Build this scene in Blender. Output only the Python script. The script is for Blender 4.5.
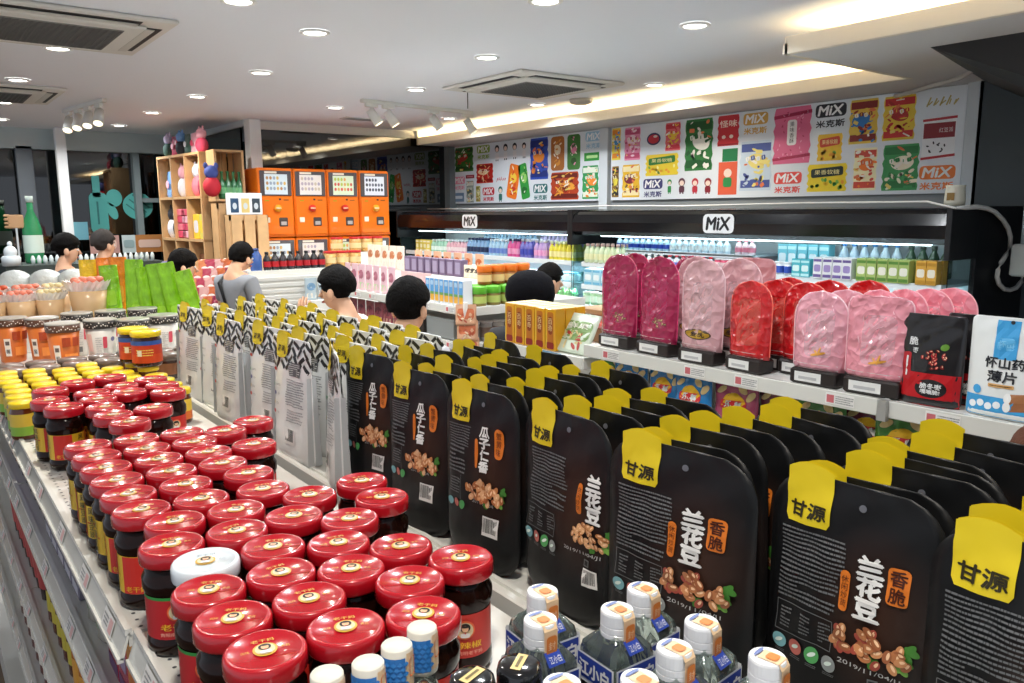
import bpy, math, random
from mathutils import Vector, Matrix
PI = math.pi
scene = bpy.context.scene
for o in list(bpy.data.objects): bpy.data.objects.remove(o)
COL = scene.collection
random.seed(7)

# ------------------------------------------------------------ camera
CAM_H, FPX, YAW, PITCH, ROLL = 1.88, 794.0, 0.6532373, 0.1611646, -0.00555
cam_data = bpy.data.cameras.new('camera'); cam = bpy.data.objects.new('camera', cam_data); COL.objects.link(cam)
_f = Vector((math.sin(YAW), math.cos(YAW), 0)); _r = Vector((math.cos(YAW), -math.sin(YAW), 0)); _u = Vector((0, 0, 1))
_f2 = _f*math.cos(PITCH) - _u*math.sin(PITCH); _u2 = _u*math.cos(PITCH) + _f*math.sin(PITCH)
_r3 = _r*math.cos(ROLL) + _u2*math.sin(ROLL); _u3 = -_r*math.sin(ROLL) + _u2*math.cos(ROLL)
M = Matrix.Identity(4)
for i in range(3): M[i][0] = _r3[i]; M[i][1] = _u3[i]; M[i][2] = -_f2[i]
M.translation = (0, 0, CAM_H); cam.matrix_world = M
cam_data.sensor_width = 36; cam_data.lens = 36*FPX/1024; cam_data.clip_start = .02
scene.camera = cam
# ------------------------------------------------------------ exposure, world
vs = scene.view_settings; vs.view_transform = 'Standard'; vs.look = 'None'; vs.gamma = 1; vs.use_curve_mapping = False
vs.exposure = EXPO = 0.14
world = bpy.data.worlds.new('world'); scene.world = world; world.use_nodes = True
bg = world.node_tree.nodes['Background']; bg.inputs[0].default_value = (.82, .89, 1, 1); bg.inputs[1].default_value = .62
CEIL = 2.80
DOWNLIGHTS = [(.81,5.2),(.76,6.55),(1.28,3.62),(1.95,7.92),(1.94,9.24),(1.98,6.65),(2.0,5.31),(1.8,4.0),(3.15,6.65),(3.2,5.35),(2.9,4.02),
              (3.26,2.745),(4.5,4.15),(4.48,5.48),(4.42,6.77),(.9,9.3),(.8,7.9),(2.36,2.83),(.3,2.3),(1.2,1.2),(2.9,.6),(.1,.2)]  # last four lamps are invented, added out of view
def area(name, loc, w, h, power, color, rot=(0,0,0), spread=PI):
    l = bpy.data.lights.new(name, 'AREA'); l.shape = 'RECTANGLE'; l.size = w; l.size_y = h; l.energy = power; l.color = color; l.spread = spread
    o = bpy.data.objects.new(name, l); COL.objects.link(o); o.location = loc; o.rotation_euler = rot; return o
for i, (x, y) in enumerate(DOWNLIGHTS):
    c = (1, .93, .82) if i % 3 == 0 else (.92, .96, 1)
    a = area('downlight_lamp', (x, y, CEIL-.02), .13, .13, 13.5, c, spread=PI*.86); a.data.shape = 'DISK'
# cove strips: warm, on top of the dropped soffit, pointing up
area('cove_lamp', (4.98, 5.2, 2.675), .05, 5.6, 50, (1, .74, .38), (PI, 0, 0))
area('cove_lamp', (3.75, .7, 2.675), .05, 3.2, 36, (1, .74, .38), (PI, 0, 0))
# fridge tubes
area('fridge_lamp', (4.48, 6.2, 1.74), .05, 2.6, 44, (.8, .95, 1))
area('fridge_lamp', (4.48, 3.35, 1.74), .05, 2.9, 46, (.85, .96, 1))
for z in (1.44, 1.25): area('fridge_lamp', (4.42, 6.2, z), .03, 2.6, 12, (.8, .95, 1)); area('fridge_lamp', (4.42, 3.35, z), .03, 2.9, 12, (.85, .96, 1))

# ------------------------------------------------------------ materials
def lin(h):
    if len(h) == 3: h = ''.join(c*2 for c in h)
    v = [int(h[i:i+2], 16)/255 for i in (0, 2, 4)]
    return tuple((c/12.92 if c <= .04045 else ((c+.055)/1.055)**2.4) for c in v) + (1,)
MATS = {}
def mat(c, rough=.45, metal=0, trans=0, emit=0, coat=0, bump=0, scale=40, alpha=1, vary=0, ior=1.45):
    key = (c, rough, metal, trans, emit, coat, bump, scale, alpha, vary, ior)
    if key in MATS: return MATS[key]
    m = bpy.data.materials.new('mat_'+c); m.use_nodes = True; nt = m.node_tree; b = nt.nodes['Principled BSDF']
    b.inputs['Base Color'].default_value = lin(c); b.inputs['Roughness'].default_value = rough; b.inputs['Metallic'].default_value = metal
    b.inputs['Transmission Weight'].default_value = trans; b.inputs['Coat Weight'].default_value = coat; b.inputs['Alpha'].default_value = alpha
    b.inputs['IOR'].default_value = ior
    if emit: b.inputs['Emission Color'].default_value = lin(c); b.inputs['Emission Strength'].default_value = emit
    if bump < 0:      # crumpled film: sharp-edged facets
        tc = nt.nodes.new('ShaderNodeTexCoord'); vo = nt.nodes.new('ShaderNodeTexVoronoi'); vo.inputs['Scale'].default_value = scale; vo.feature = 'F1'
        n2 = nt.nodes.new('ShaderNodeTexNoise'); n2.inputs['Scale'].default_value = scale*.5; mx = nt.nodes.new('ShaderNodeMix'); mx.data_type = 'VECTOR'; mx.inputs[0].default_value = .12
        nt.links.new(tc.outputs['Object'], mx.inputs[4]); nt.links.new(n2.outputs['Color'], mx.inputs[5]); nt.links.new(tc.outputs['Object'], n2.inputs['Vector']); nt.links.new(mx.outputs[1], vo.inputs['Vector'])
        bp = nt.nodes.new('ShaderNodeBump'); bp.inputs['Strength'].default_value = -bump; bp.inputs['Distance'].default_value = .012
        nt.links.new(vo.outputs['Distance'], bp.inputs['Height']); nt.links.new(bp.outputs['Normal'], b.inputs['Normal'])
    elif bump or vary:
        tc = nt.nodes.new('ShaderNodeTexCoord'); n = nt.nodes.new('ShaderNodeTexNoise'); n.inputs['Scale'].default_value = scale; n.inputs['Detail'].default_value = 3
        nt.links.new(tc.outputs['Object'], n.inputs['Vector'])
        if bump:
            bp = nt.nodes.new('ShaderNodeBump'); bp.inputs['Strength'].default_value = bump; bp.inputs['Distance'].default_value = .01
            nt.links.new(n.outputs['Fac'], bp.inputs['Height']); nt.links.new(bp.outputs['Normal'], b.inputs['Normal'])
        if vary:
            r = nt.nodes.new('ShaderNodeValToRGB'); L = lin(c)
            r.color_ramp.elements[0].position = .3; r.color_ramp.elements[1].position = .7
            r.color_ramp.elements[0].color = tuple(x*(1-vary) for x in L[:3])+(1,); r.color_ramp.elements[1].color = tuple(min(1, x*(1+vary)) for x in L[:3])+(1,)
            nt.links.new(n.outputs['Fac'], r.inputs['Fac']); nt.links.new(r.outputs['Color'], b.inputs['Base Color'])
    MATS[key] = m; return m
def night_glass(name, tint, refl):
    m = bpy.data.materials.new(name); m.use_nodes = True; nt = m.node_tree; nt.nodes.clear()
    out = nt.nodes.new('ShaderNodeOutputMaterial'); t = nt.nodes.new('ShaderNodeBsdfTransparent'); g = nt.nodes.new('ShaderNodeBsdfGlossy'); mx = nt.nodes.new('ShaderNodeMixShader')
    fr = nt.nodes.new('ShaderNodeFresnel'); fr.inputs['IOR'].default_value = refl
    t.inputs[0].default_value = lin(tint); g.inputs['Roughness'].default_value = .02
    nt.links.new(fr.outputs[0], mx.inputs[0]); nt.links.new(t.outputs[0], mx.inputs[1]); nt.links.new(g.outputs[0], mx.inputs[2]); nt.links.new(mx.outputs[0], out.inputs[0])
    return m
WHITE = mat('eceae6', .5); METALW = mat('e2e2dc', .35, coat=.3); BLK = mat('15161a', .4)
# ------------------------------------------------------------ mesh builder
_TXT = {}
def text_geo(s):
    k = s
    if k in _TXT: return _TXT[k]
    c = bpy.data.curves.new('t', 'FONT'); c.body = s; c.resolution_u = 2; c.fill_mode = 'FRONT'
    o = bpy.data.objects.new('t', c); COL.objects.link(o); dg = bpy.context.evaluated_depsgraph_get()
    m = bpy.data.meshes.new_from_object(o.evaluated_get(dg))
    V = [(v.co.x, v.co.y) for v in m.vertices]; Fc = [tuple(p.vertices) for p in m.polygons]
    bpy.data.objects.remove(o); bpy.data.curves.remove(c); bpy.data.meshes.remove(m)
    if V:
        x0 = min(v[0] for v in V); x1 = max(v[0] for v in V); y0 = min(v[1] for v in V); y1 = max(v[1] for v in V)
        V = [((x-(x0+x1)/2)/(y1-y0), (y-(y0+y1)/2)/(y1-y0)) for x, y in V]; asp = (x1-x0)/(y1-y0)
    else: asp = 1
    _TXT[k] = (V, Fc, asp); return _TXT[k]
class MB:
    def __init__(s): s.v = []; s.f = []; s.m = []; s.s = []; s.mats = []
    def mi(s, m):
        if m not in s.mats: s.mats.append(m)
        return s.mats.index(m)
    def add(s, V, F, m, smooth=False):
        b = len(s.v); s.v += [tuple(v) for v in V]; i = s.mi(m)
        for f in F: s.f.append(tuple(b+k for k in f)); s.m.append(i); s.s.append(smooth)
        return s
    def box(s, c, d, m, ch=0, rz=0):
        x, y, z = d[0]/2, d[1]/2, d[2]/2; ch = min(ch, x*.9, y*.9, z*.9)
        if ch <= 0:
            V = [(i*x, j*y, k*z) for i in (-1, 1) for j in (-1, 1) for k in (-1, 1)]
            F = [(0,1,3,2),(4,6,7,5),(0,4,5,1),(2,3,7,6),(0,2,6,4),(1,5,7,3)]
        else:
            V = []; F = []
            for (k, zz) in ((0, -z), (1, -z+ch), (2, z-ch), (3, z)):
                q = ch if k in (0, 3) else 0
                X, Y = x-q, y-q; e = ch*.6
                V += [(X-e, -Y, zz), (X, -Y+e, zz), (X, Y-e, zz), (X-e, Y, zz), (-X+e, Y, zz), (-X, Y-e, zz), (-X, -Y+e, zz), (-X+e, -Y, zz)]
            for k in range(3):
                for i in range(8): j = (i+1) % 8; F.append((k*8+i, k*8+j, k*8+8+j, k*8+8+i))
            F += [tuple(range(7, -1, -1)), tuple(range(24, 32))]
        cs, sn = math.cos(rz), math.sin(rz)
        V = [(c[0]+a*cs-b*sn, c[1]+a*sn+b*cs, c[2]+e) for a, b, e in V]
        return s.add(V, F, m)
    def bx(s, x0, x1, y0, y1, z0, z1, m, ch=0): return s.box(((x0+x1)/2, (y0+y1)/2, (z0+z1)/2), (abs(x1-x0), abs(y1-y0), abs(z1-z0)), m, ch)
    def lathe(s, prof, m, n=16, c=(0,0,0), smooth=True, sq=0, capb=True, capt=True):
        V = []; F = []
        for r, z in prof:
            for i in range(n):
                a = 2*PI*i/n; ca, sa = math.cos(a), math.sin(a); k = 1
                if sq: k = 1/max(abs(ca), abs(sa))**sq
                V.append((c[0]+r*ca*k, c[1]+r*sa*k, c[2]+z))
        for j in range(len(prof)-1):
            for i in range(n): k = (i+1) % n; F.append((j*n+i, j*n+k, j*n+n+k, j*n+n+i))
        if capb: F.append(tuple(range(n-1, -1, -1)))
        if capt: F.append(tuple((len(prof)-1)*n+i for i in range(n)))
        return s.add(V, F, m, smooth)
    def tube(s, pts, r, m, n=8):
        pts = [Vector(p) for p in pts]; V = []; F = []
        rr = r if isinstance(r, (list, tuple)) else [r]*len(pts)
        for i, p in enumerate(pts):
            d = (pts[min(i+1, len(pts)-1)]-pts[max(i-1, 0)]).normalized()
            a = d.cross(Vector((0, 0, 1)) if abs(d.z) < .9 else Vector((1, 0, 0))).normalized(); b = d.cross(a)
            for k in range(n): t = 2*PI*k/n; V.append(tuple(p+(a*math.cos(t)+b*math.sin(t))*rr[i]))
        for i in range(len(pts)-1):
            for k in range(n): j = (k+1) % n; F.append((i*n+k, i*n+j, i*n+n+j, i*n+n+k))
        F += [tuple(range(n-1, -1, -1)), tuple((len(pts)-1)*n+k for k in range(n))]
        return s.add(V, F, m, True)
    def ell(s, c, r, m, n=12, k=8, jit=0):
        V = []; F = []
        for j in range(1, k):
            t = PI*j/k
            for i in range(n):
                a = 2*PI*i/n; q = 1+random.uniform(-jit, jit)
                V.append((c[0]+r[0]*math.sin(t)*math.cos(a)*q, c[1]+r[1]*math.sin(t)*math.sin(a)*q, c[2]-r[2]*math.cos(t)*q))
        for j in range(k-2):
            for i in range(n): q = (i+1) % n; F.append((j*n+i, j*n+q, j*n+n+q, j*n+n+i))
        b = len(V); V += [(c[0], c[1], c[2]-r[2]), (c[0], c[1], c[2]+r[2])]
        for i in range(n): q = (i+1) % n; F += [(b, q, i), ((k-2)*n+i, (k-2)*n+q, b+1)]
        return s.add(V, F, m, True)
    # flat art mapped on a surface: fn(u, v, d) -> point ; lay = layer number
    def shape(s, fn, cx, cy, w, h, m, lay=1, kind='rect', rot=0, nu=None, nv=None, r=.25):
        V = []; F = []
        fine = lambda q: max(1, min(14, int(math.ceil(q/.022)))) if max(w, h) < .3 else 1
        if kind in ('rect', 'rr'): nu = nu or fine(w)
        cs, sn = math.cos(rot), math.sin(rot)
        if kind == 'ell': n_ = nv or 12; rows = [(-math.cos(PI*j/n_), math.sin(PI*j/n_)+1e-3) for j in range(n_+1)]; nu = nu or 2
        elif kind == 'rr':
            rr = r*min(w, h)/h*2; cw = r*min(w, h)/w*2; k = fine(h); c4 = [(t, 1-cw*(1-math.sqrt(max(0, 1-(1-t)**2)))) for t in (0, .15, .5, 1)]
            rows = [(-1+rr*t, q) for t, q in c4]+[(-1+rr+(2-2*rr)*j/k, 1) for j in range(1, k)]+[(1-rr*t, q) for t, q in reversed(c4)]
        else:
            n_ = nv or (fine(h) if kind == 'rect' else 4); rows = []
            for j in range(n_+1):
                t = j/n_; rows.append((-1+2*t, 1+.06*math.sin(j*2.4) if kind == 'wav' else (1-t+1e-3) if kind == 'tri' else 1))
        nu = nu or 1
        for y, hw in rows:
            for i in range(nu+1):
                x = (-1+2*i/nu)*hw*w/2; yy = y*h/2
                V.append(fn(cx+x*cs-yy*sn, cy+x*sn+yy*cs, lay*.0004))
        for j in range(len(rows)-1):
            for i in range(nu): a = j*(nu+1)+i; F.append((a, a+1, a+nu+2, a+nu+1))
        return s.add(V, F, m)
    def poly(s, fn, pts, m, lay=1): return s.add([fn(x, y, lay*.0004) for x, y in pts], [tuple(range(len(pts)))], m)
    def text(s, fn, t, cx, cy, h, m, lay=2, w=None, rot=0, bold=.02, vert=False, shear=0):
        if vert:
            n = len(t)
            for i, ch in enumerate(t): s.text(fn, ch, cx+math.sin(rot)*((n-1)/2-i)*h*-1.12, cy+((n-1)/2-i)*h*1.12, h, m, lay, w, rot, bold, False, shear)
            return s
        V, Fc, asp = text_geo(t); k = 1 if w is None else w/(h*asp)
        cs, sn = math.cos(rot), math.sin(rot)
        b = bold*.62*h; offs = [(0, 0)] if bold < .025 else [(-b, 0), (b, 0), (0, -b), (0, b)] if bold > .035 else [(-b, 0), (b, 0)]
        for q, (ox, oy) in enumerate(offs):
            P = []
            for x, y in V: x = (x+y*shear)*h*k+ox; y = y*h+oy; P.append(fn(cx+x*cs-y*sn, cy+x*sn+y*cs, (lay+q*.08)*.0004))
            s.add(P, Fc, m)
        return s
    def build(s, name, parent=None, loc=None, rz=0):
        me = bpy.data.meshes.new(name); me.from_pydata(s.v, [], s.f)
        for m in s.mats: me.materials.append(m)
        me.polygons.foreach_set('material_index', s.m); me.polygons.foreach_set('use_smooth', s.s); me.update()
        o = bpy.data.objects.new(name, me); COL.objects.link(o)
        if parent: o.parent = parent
        if loc: o.location = loc
        if rz: o.rotation_euler.z = rz
        return o
def tag(o, label, cat, group=None, kind=None):
    o['label'] = label; o['category'] = cat
    if group: o['group'] = group
    elif 'group' in o: del o['group']
    if kind: o['kind'] = kind
    return o
def struct(o): o['kind'] = 'structure'; return o
def thing(name, label, cat, loc=(0,0,0), rz=0, group=None):
    o = bpy.data.objects.new(name, None); COL.objects.link(o); o.location = loc; o.rotation_euler.z = rz; o.empty_display_size = .05
    return tag(o, label, cat, group)
def dup(root, loc, rz, label, group=None, scale=None, tilt=None):
    def cp(o, par):
        c = o.copy(); COL.objects.link(c)
        if par: c.parent = par
        for ch in o.children: cp(ch, c)
        return c
    r = cp(root, None); r.location = loc; r.rotation_euler = (tilt[0] if tilt else 0, tilt[1] if tilt else 0, rz)
    if scale: r.scale = (scale,)*3 if not isinstance(scale, tuple) else scale
    r['label'] = label
    if group: r['group'] = group
    return r
class Kind:
    """first placement uses the prototype itself, later ones copy it"""
    def __init__(s, root): s.root = root; s.used = False
    def put(s, loc, rz, label, group=None, scale=None, tilt=None):
        if not s.used:
            s.used = True; r = s.root; r.location = loc; r.rotation_euler = (tilt[0] if tilt else 0, tilt[1] if tilt else 0, rz)
            if scale: r.scale = (scale,)*3 if not isinstance(scale, tuple) else scale
            r['label'] = label
            if group: r['group'] = group
            return r
        return dup(s.root, loc, rz, label, group, scale, tilt)
ORD = ['first','second','third','fourth','fifth','sixth','seventh','eighth','ninth','tenth','eleventh','twelfth','thirteenth','fourteenth','fifteenth','sixteenth','seventeenth','eighteenth','nineteenth','twentieth']
ORD += ['twenty-'+x for x in ORD[:9]] + ['thirtieth'] + ['thirty-'+x for x in ORD[:9]] + ['fortieth'] + ['forty-'+x for x in ORD[:9]]
def planeY(x0, y0, z0):          # art surface facing local -Y
    return lambda u, v, d: (x0+u, y0-d, z0+v)
def cyl(r, n0=0, z0=0):           # art wrapped round a cylinder, front towards -Y
    return lambda u, v, d: ((r+d)*math.sin(u/r+n0), -(r+d)*math.cos(u/r+n0), z0+v)
def topZ(z0, rot=0): return lambda u, v, d: (u, v, z0+d)
# ------------------------------------------------------------ pouch
def pouch_surf(w, h, t, rb=.02, rt=.02, top=.04, bend=1.0, domed=False):
    def hw(z):
        k = w/2
        if domed:
            if z > h-w*.5: q = (z-(h-w*.5))/(w*.5); return max(.004, k*max(0, 1-q**2.3)**(1/2.1))
            return k*(.96+.04*min(1, z/(h*.5)))
        if z < rb: k -= rb*(1-math.sqrt(max(0, 1-((rb-z)/rb)**2)))
        if z > h-rt: k -= rt*(1-math.sqrt(max(0, 1-((z-h+rt)/rt)**2)))
        return k
    def T(x, z):
        q = z/h; th = max(top, (1-q)**.7) * min(1, .55+.45*min(1, z/(rb+1e-6)*.8+.2))
        e = abs(x)/max(hw(z), 1e-4)
        cr = .0012*(math.sin(x*190+z*60)*math.sin(z*95+2)+math.sin(x*70-z*120)) * min(1, q*3)
        return t/2*th*max(0, 1-min(1, e)**2.6)**.6 + cr*(1 if e < .92 else 0)*bend
    return hw, T
def pouch(mb, w, h, t, m, back=None, nx=12, nz=16, **k):
    hw, T = pouch_surf(w, h, t, **k)
    zs = [h*(1-math.cos(PI*j/nz))/2 for j in range(nz+1)]
    V = []; F = []
    for sgn in (-1, 1):
        for z in zs:
            z2 = min(max(z, .0005), h-.0005)
            for i in range(nx+1):
                x = (-1+2*i/nx)*hw(z2); V.append((x, sgn*max(.0006, T(x, z2)), z))
    N = (nz+1)*(nx+1)
    for j in range(nz):
        for i in range(nx):
            a = j*(nx+1)+i; F.append((a, a+1, a+nx+2, a+nx+1)); F.append((N+a, N+a+nx+1, N+a+nx+2, N+a+1))
        a = j*(nx+1); F.append((a, a+nx+1, N+a+nx+1, N+a)); a += nx; F.append((a, N+a, N+a+nx+1, a+nx+1))
    for i in range(nx): F.append((i, N+i, N+i+1, i+1)); a = nz*(nx+1)+i; F.append((a, a+1, N+a+1, N+a))
    mb.add(V, F, m, True)
    fn = lambda u, v, d: (u, -max(.0006, T(u, min(max(v, 0), h)))-.0006-d, v)
    return fn, hw
def micro(mb, fn, x0, x1, y0, y1, m, rows=10, seed=1, lay=2, ragged=True, cw=1.0):
    """illegible small print: rows of tiny uneven strokes"""
    rnd = random.Random(seed); dy = (y1-y0)/rows; ch = abs(dy)*.48
    for r in range(rows):
        y = y1-(r+.5)*dy; x = x0; end = x1-(rnd.random()**2*(x1-x0)*.7 if ragged and r % 3 == 2 else rnd.random()*.05*(x1-x0))
        while x < end-ch*.5:
            L = ch*rnd.uniform(.6, 2.6)*cw; L = min(L, end-x); mb.shape(fn, x+L/2, y, L, ch*rnd.uniform(.75, 1), m, lay); x += L+ch*.25
def barcode(mb, fn, cx, cy, w, h, seed=3, lay=2):
    mb.shape(fn, cx, cy, w, h, mat('e8e8e6', .5), lay); rnd = random.Random(seed); x = cx-w*.42
    while x < cx+w*.42:
        b = w*rnd.uniform(.012, .04); mb.shape(fn, x, cy+h*.06, b, h*.74, mat('202224', .5), lay+1); x += b+w*rnd.uniform(.015, .035)
def nuts(mb, fn, cx, cy, w, h, cols, n=40, seed=2, lay=3, leaf=True):
    rnd = random.Random(seed)
    if leaf:
        g = mat('3f7a2c', .5); g2 = mat('7ab04a', .5)
        for dx, dy, a, mm in ((.36, -.3, .4, g2), (.42, -.05, -.5, g), (.05, -.42, 2.2, g), (.45, .25, .9, g)):
            mb.shape(fn, cx+dx*w, cy+dy*h, w*.2, h*.22, mm, lay+1, 'ell', a); mb.shape(fn, cx+dx*w+w*.03, cy+dy*h, w*.09, h*.4, mm, lay+1, 'ell', a+.3)
    for i in range(n):
        a = rnd.uniform(0, 2*PI); q = math.sqrt(rnd.random())*.47
        x = cx+math.cos(a)*q*w; y = cy+math.sin(a)*q*h*.9-abs(math.cos(a)*q)*h*.1; rot = rnd.uniform(0, PI); c = rnd.choice(cols)
        mb.shape(fn, x, y, w*.155, w*.10, mat(c, .4), lay+2+i*.12, 'ell', rot, nv=8)
        mb.shape(fn, x+w*.01, y+w*.012, w*.09, w*.035, mat('f0c8a0', .4), lay+2.06+i*.12, 'ell', rot, nv=6)
# ============================================================ ROOM
floor_m = mat('6e5c48', .4, vary=.15, scale=3, coat=.1)
ceil_m = mat('eef2fa', .7, bump=.03, scale=30)
m = MB().bx(-3, 5.3, -2.5, 11.5, -.05, 0, floor_m); struct(m.build('floor'))
m = MB().bx(-3, 5.3, -2.5, 10.4, CEIL, CEIL+.05, ceil_m); struct(m.build('ceiling'))
# dropped soffit slab (L-shaped) with an upstand lip in front of the cove light
SB = 2.643; so = MB(); grey_sof = mat('dcdad8', .7); lip_m = mat('f2ead8', .6)
so.bx(4.8, 5.3, 2.43, 8.03, SB, SB+.018, grey_sof); so.bx(3.57, 5.3, -2.5, 2.43, SB, SB+.018, grey_sof)
struct(so.build('ceiling_soffit'))
lp = MB(); lp.bx(4.79, 4.82, 2.43, 8.03, SB-.002, SB+.082, lip_m, .003); lp.bx(3.56, 3.59, -2.5, 2.43, SB-.002, SB+.082, lip_m, .003)
lp.bx(3.56, 4.82, 2.41, 2.44, SB-.002, SB+.05, lip_m, .003); lp.bx(4.79, 5.3, 8.0, 8.03, SB, SB+.157, lip_m)
struct(lp.build('trim_1'))
strip = MB(); strip.bx(4.93, 4.95, 2.5, 8.0, SB+.018, SB+.028, mat('ffd28a', emit=6)); strip.bx(3.70, 3.72, -2.4, 2.38, SB+.018, SB+.028, mat('ffd28a', emit=6))
tag(strip.build('cove_light_strip'), 'warm light strip hidden behind the lip of the dropped ceiling edge', 'light strip')
# wall with the posters (X = 5.3): light grey part and dark right part
wl = MB().bx(5.3, 5.36, 2.2, 8.2, 0, CEIL, mat('8c9294', .6, bump=.02)); struct(wl.build('wall_right'))
wd = MB().bx(5.26, 5.36, -2.5, 2.22, 0, CEIL, mat('3a4449', .5, bump=.03)); struct(wd.build('wall_right_dark'))
sm = mat('2b2b2b', .6); st = MB()
st.add([(3.98,1.92,SB),(5.26,2.2,SB),(5.26,-2.0,SB),(3.98,-2.0,SB),(3.98,-2.0,.9),(5.26,-2.0,.3)], [(0,3,2,1),(0,1,5,4),(0,4,3),(1,2,5),(2,3,4,5)], sm)
struct(st.build('ceiling_stair_underside'))
# glass walls at night
gl = night_glass('night_glass', '304848', 2.0)
def pane(name, c, d): o = MB().box(c, d, gl).build(name); return struct(o)
pane('window_1', (4.07, 8.1, 1.45), (2.36, .02, 2.7))
pane('window_2', (2.86, 9.2, 1.45), (.02, 1.95, 2.7))
pane('window_3', (-.2, 10.25, 1.3), (5.4, .02, 2.58))
pane('window_4', (2.66, 10.25, 1.3), (.28, .02, 2.58))
fr = mat('c9ced0', .4); dg = mat('59616a', .45)
f = MB().bx(2.83, 2.945, 7.90, 8.06, 0, CEIL, mat('dfe3e4', .4), .01); struct(f.build('trim_2'))
f = MB().bx(1.43, 1.53, 9.85, 9.95, 0, CEIL, mat('e6eaec', .4), .01); struct(f.build('trim_3'))
f = MB().bx(1.08, 1.24, 10.1, 10.2, 0, 2.62, dg, .01); struct(f.build('trim_4'))
f = MB(); f.bx(2.24, 2.31, 10.12, 10.24, 0, 2.6, mat('7f8b8c', .4)); f.bx(2.31, 2.86, 10.14, 10.22, 2.02, 2.07, mat('7f8b8c', .4)); f.bx(2.8, 2.87, 10.1, 10.24, 0, 2.6, mat('7f8b8c', .4)); struct(f.build('trim_5'))
f = MB().bx(-3, 2.87, 10.1, 10.3, 2.585, CEIL, mat('b9c6c8', .5)); struct(f.build('trim_6'))
f = MB(); f.bx(2.9, 5.3, 8.05, 8.12, 2.72, CEIL, mat('d8d8d2', .5)); f.bx(2.82, 2.9, 8.05, 10.2, 2.74, CEIL, mat('cfd6d8', .5)); struct(f.build('trim_7'))
f = MB().bx(5.2, 5.3, 7.98, 8.1, 1.9, 2.66, mat('6a7274', .5)); struct(f.build('trim_8'))
dk = mat('1a3434', .8); f = MB(); f.bx(-3, 5.3, 12, 12.05, -.05, 3.2, dk); f.bx(5.3, 5.36, 8.2, 12, -.05, 3.2, dk); f.bx(-3, 5.3, 10.4, 12, 3.15, 3.2, dk); f.bx(2.9, 5.3, 8.3, 10.4, 2.86, 2.9, dk); struct(f.build('night_backdrop'))  # dark box added outside the glass, stands in for the night and blocks world light
# teal paper shapes stuck on the shop window
teal = mat('4fa39c', .6); td = mat('2d6f6c', .6); pl = planeY(0, 10.23, 0)
d = MB(); d.shape(pl, 1.86, 1.9, .19, .46, teal, 10, 'rr', r=.3, nu=2); d.shape(pl, 1.85, 2.2, .08, .24, teal, 10, 'rr', r=.1); d.shape(pl, 1.85, 1.9, .02, .26, td, 12)
tag(d.build('window_bottle_cutout'), 'teal bottle-shaped cutout stuck on the dark shop window', 'window decoration')
d = MB(); d.shape(pl, 2.03, 2.07, .17, .2, teal, 11, 'ell'); d.shape(pl, 2.0, 1.92, .1, .2, teal, 11, 'ell', .4)
tag(d.build('window_leaf_cutout'), 'small teal rounded cutout between bottle and disc shapes on the shop window', 'window decoration')
d = MB(); d.shape(pl, 2.28, 1.98, .33, .31, teal, 12, 'ell', nv=16)
for q in (-.07, .0, .07): d.shape(pl, 2.28+q*.5, 1.98+q*.8, .24, .015, td, 14, rot=-.7)
tag(d.build('window_disc_cutout'), 'round teal disc cutout with diagonal stripes on the shop window', 'window decoration')
d = MB(); d.box((1.62, 10.2, 1.70), (.21, .02, .2), mat('78b8c8', .6)); tag(d.build('window_notice'), 'square pale blue notice low on the shop window beside the white post', 'notice')
for x, w, c, l in ((1.83, .3, 'b98f86', 'reddish photo poster low on the shop window beneath the teal bottle'), (2.08, .14, 'bccaca', 'small pale poster on the shop window between two brown posters'), (2.3, .3, 'b0743e', 'brown landscape poster on the shop window under the striped disc')):
    d = MB(); d.box((x, 9.9, 1.55), (w, .015, .2), mat(c, .5)); d.shape(planeY(x, 9.89, 1.55), 0, .0, w*.8, .09, mat('d8b8a8' if w > .2 else '8fa6a8', .5), 2, 'rr'); d.box((x-w*.4, 9.91, 1.2), (.012, .012, .72), fr); tag(d.build('leaflet_sign'), l, 'sign')
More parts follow.
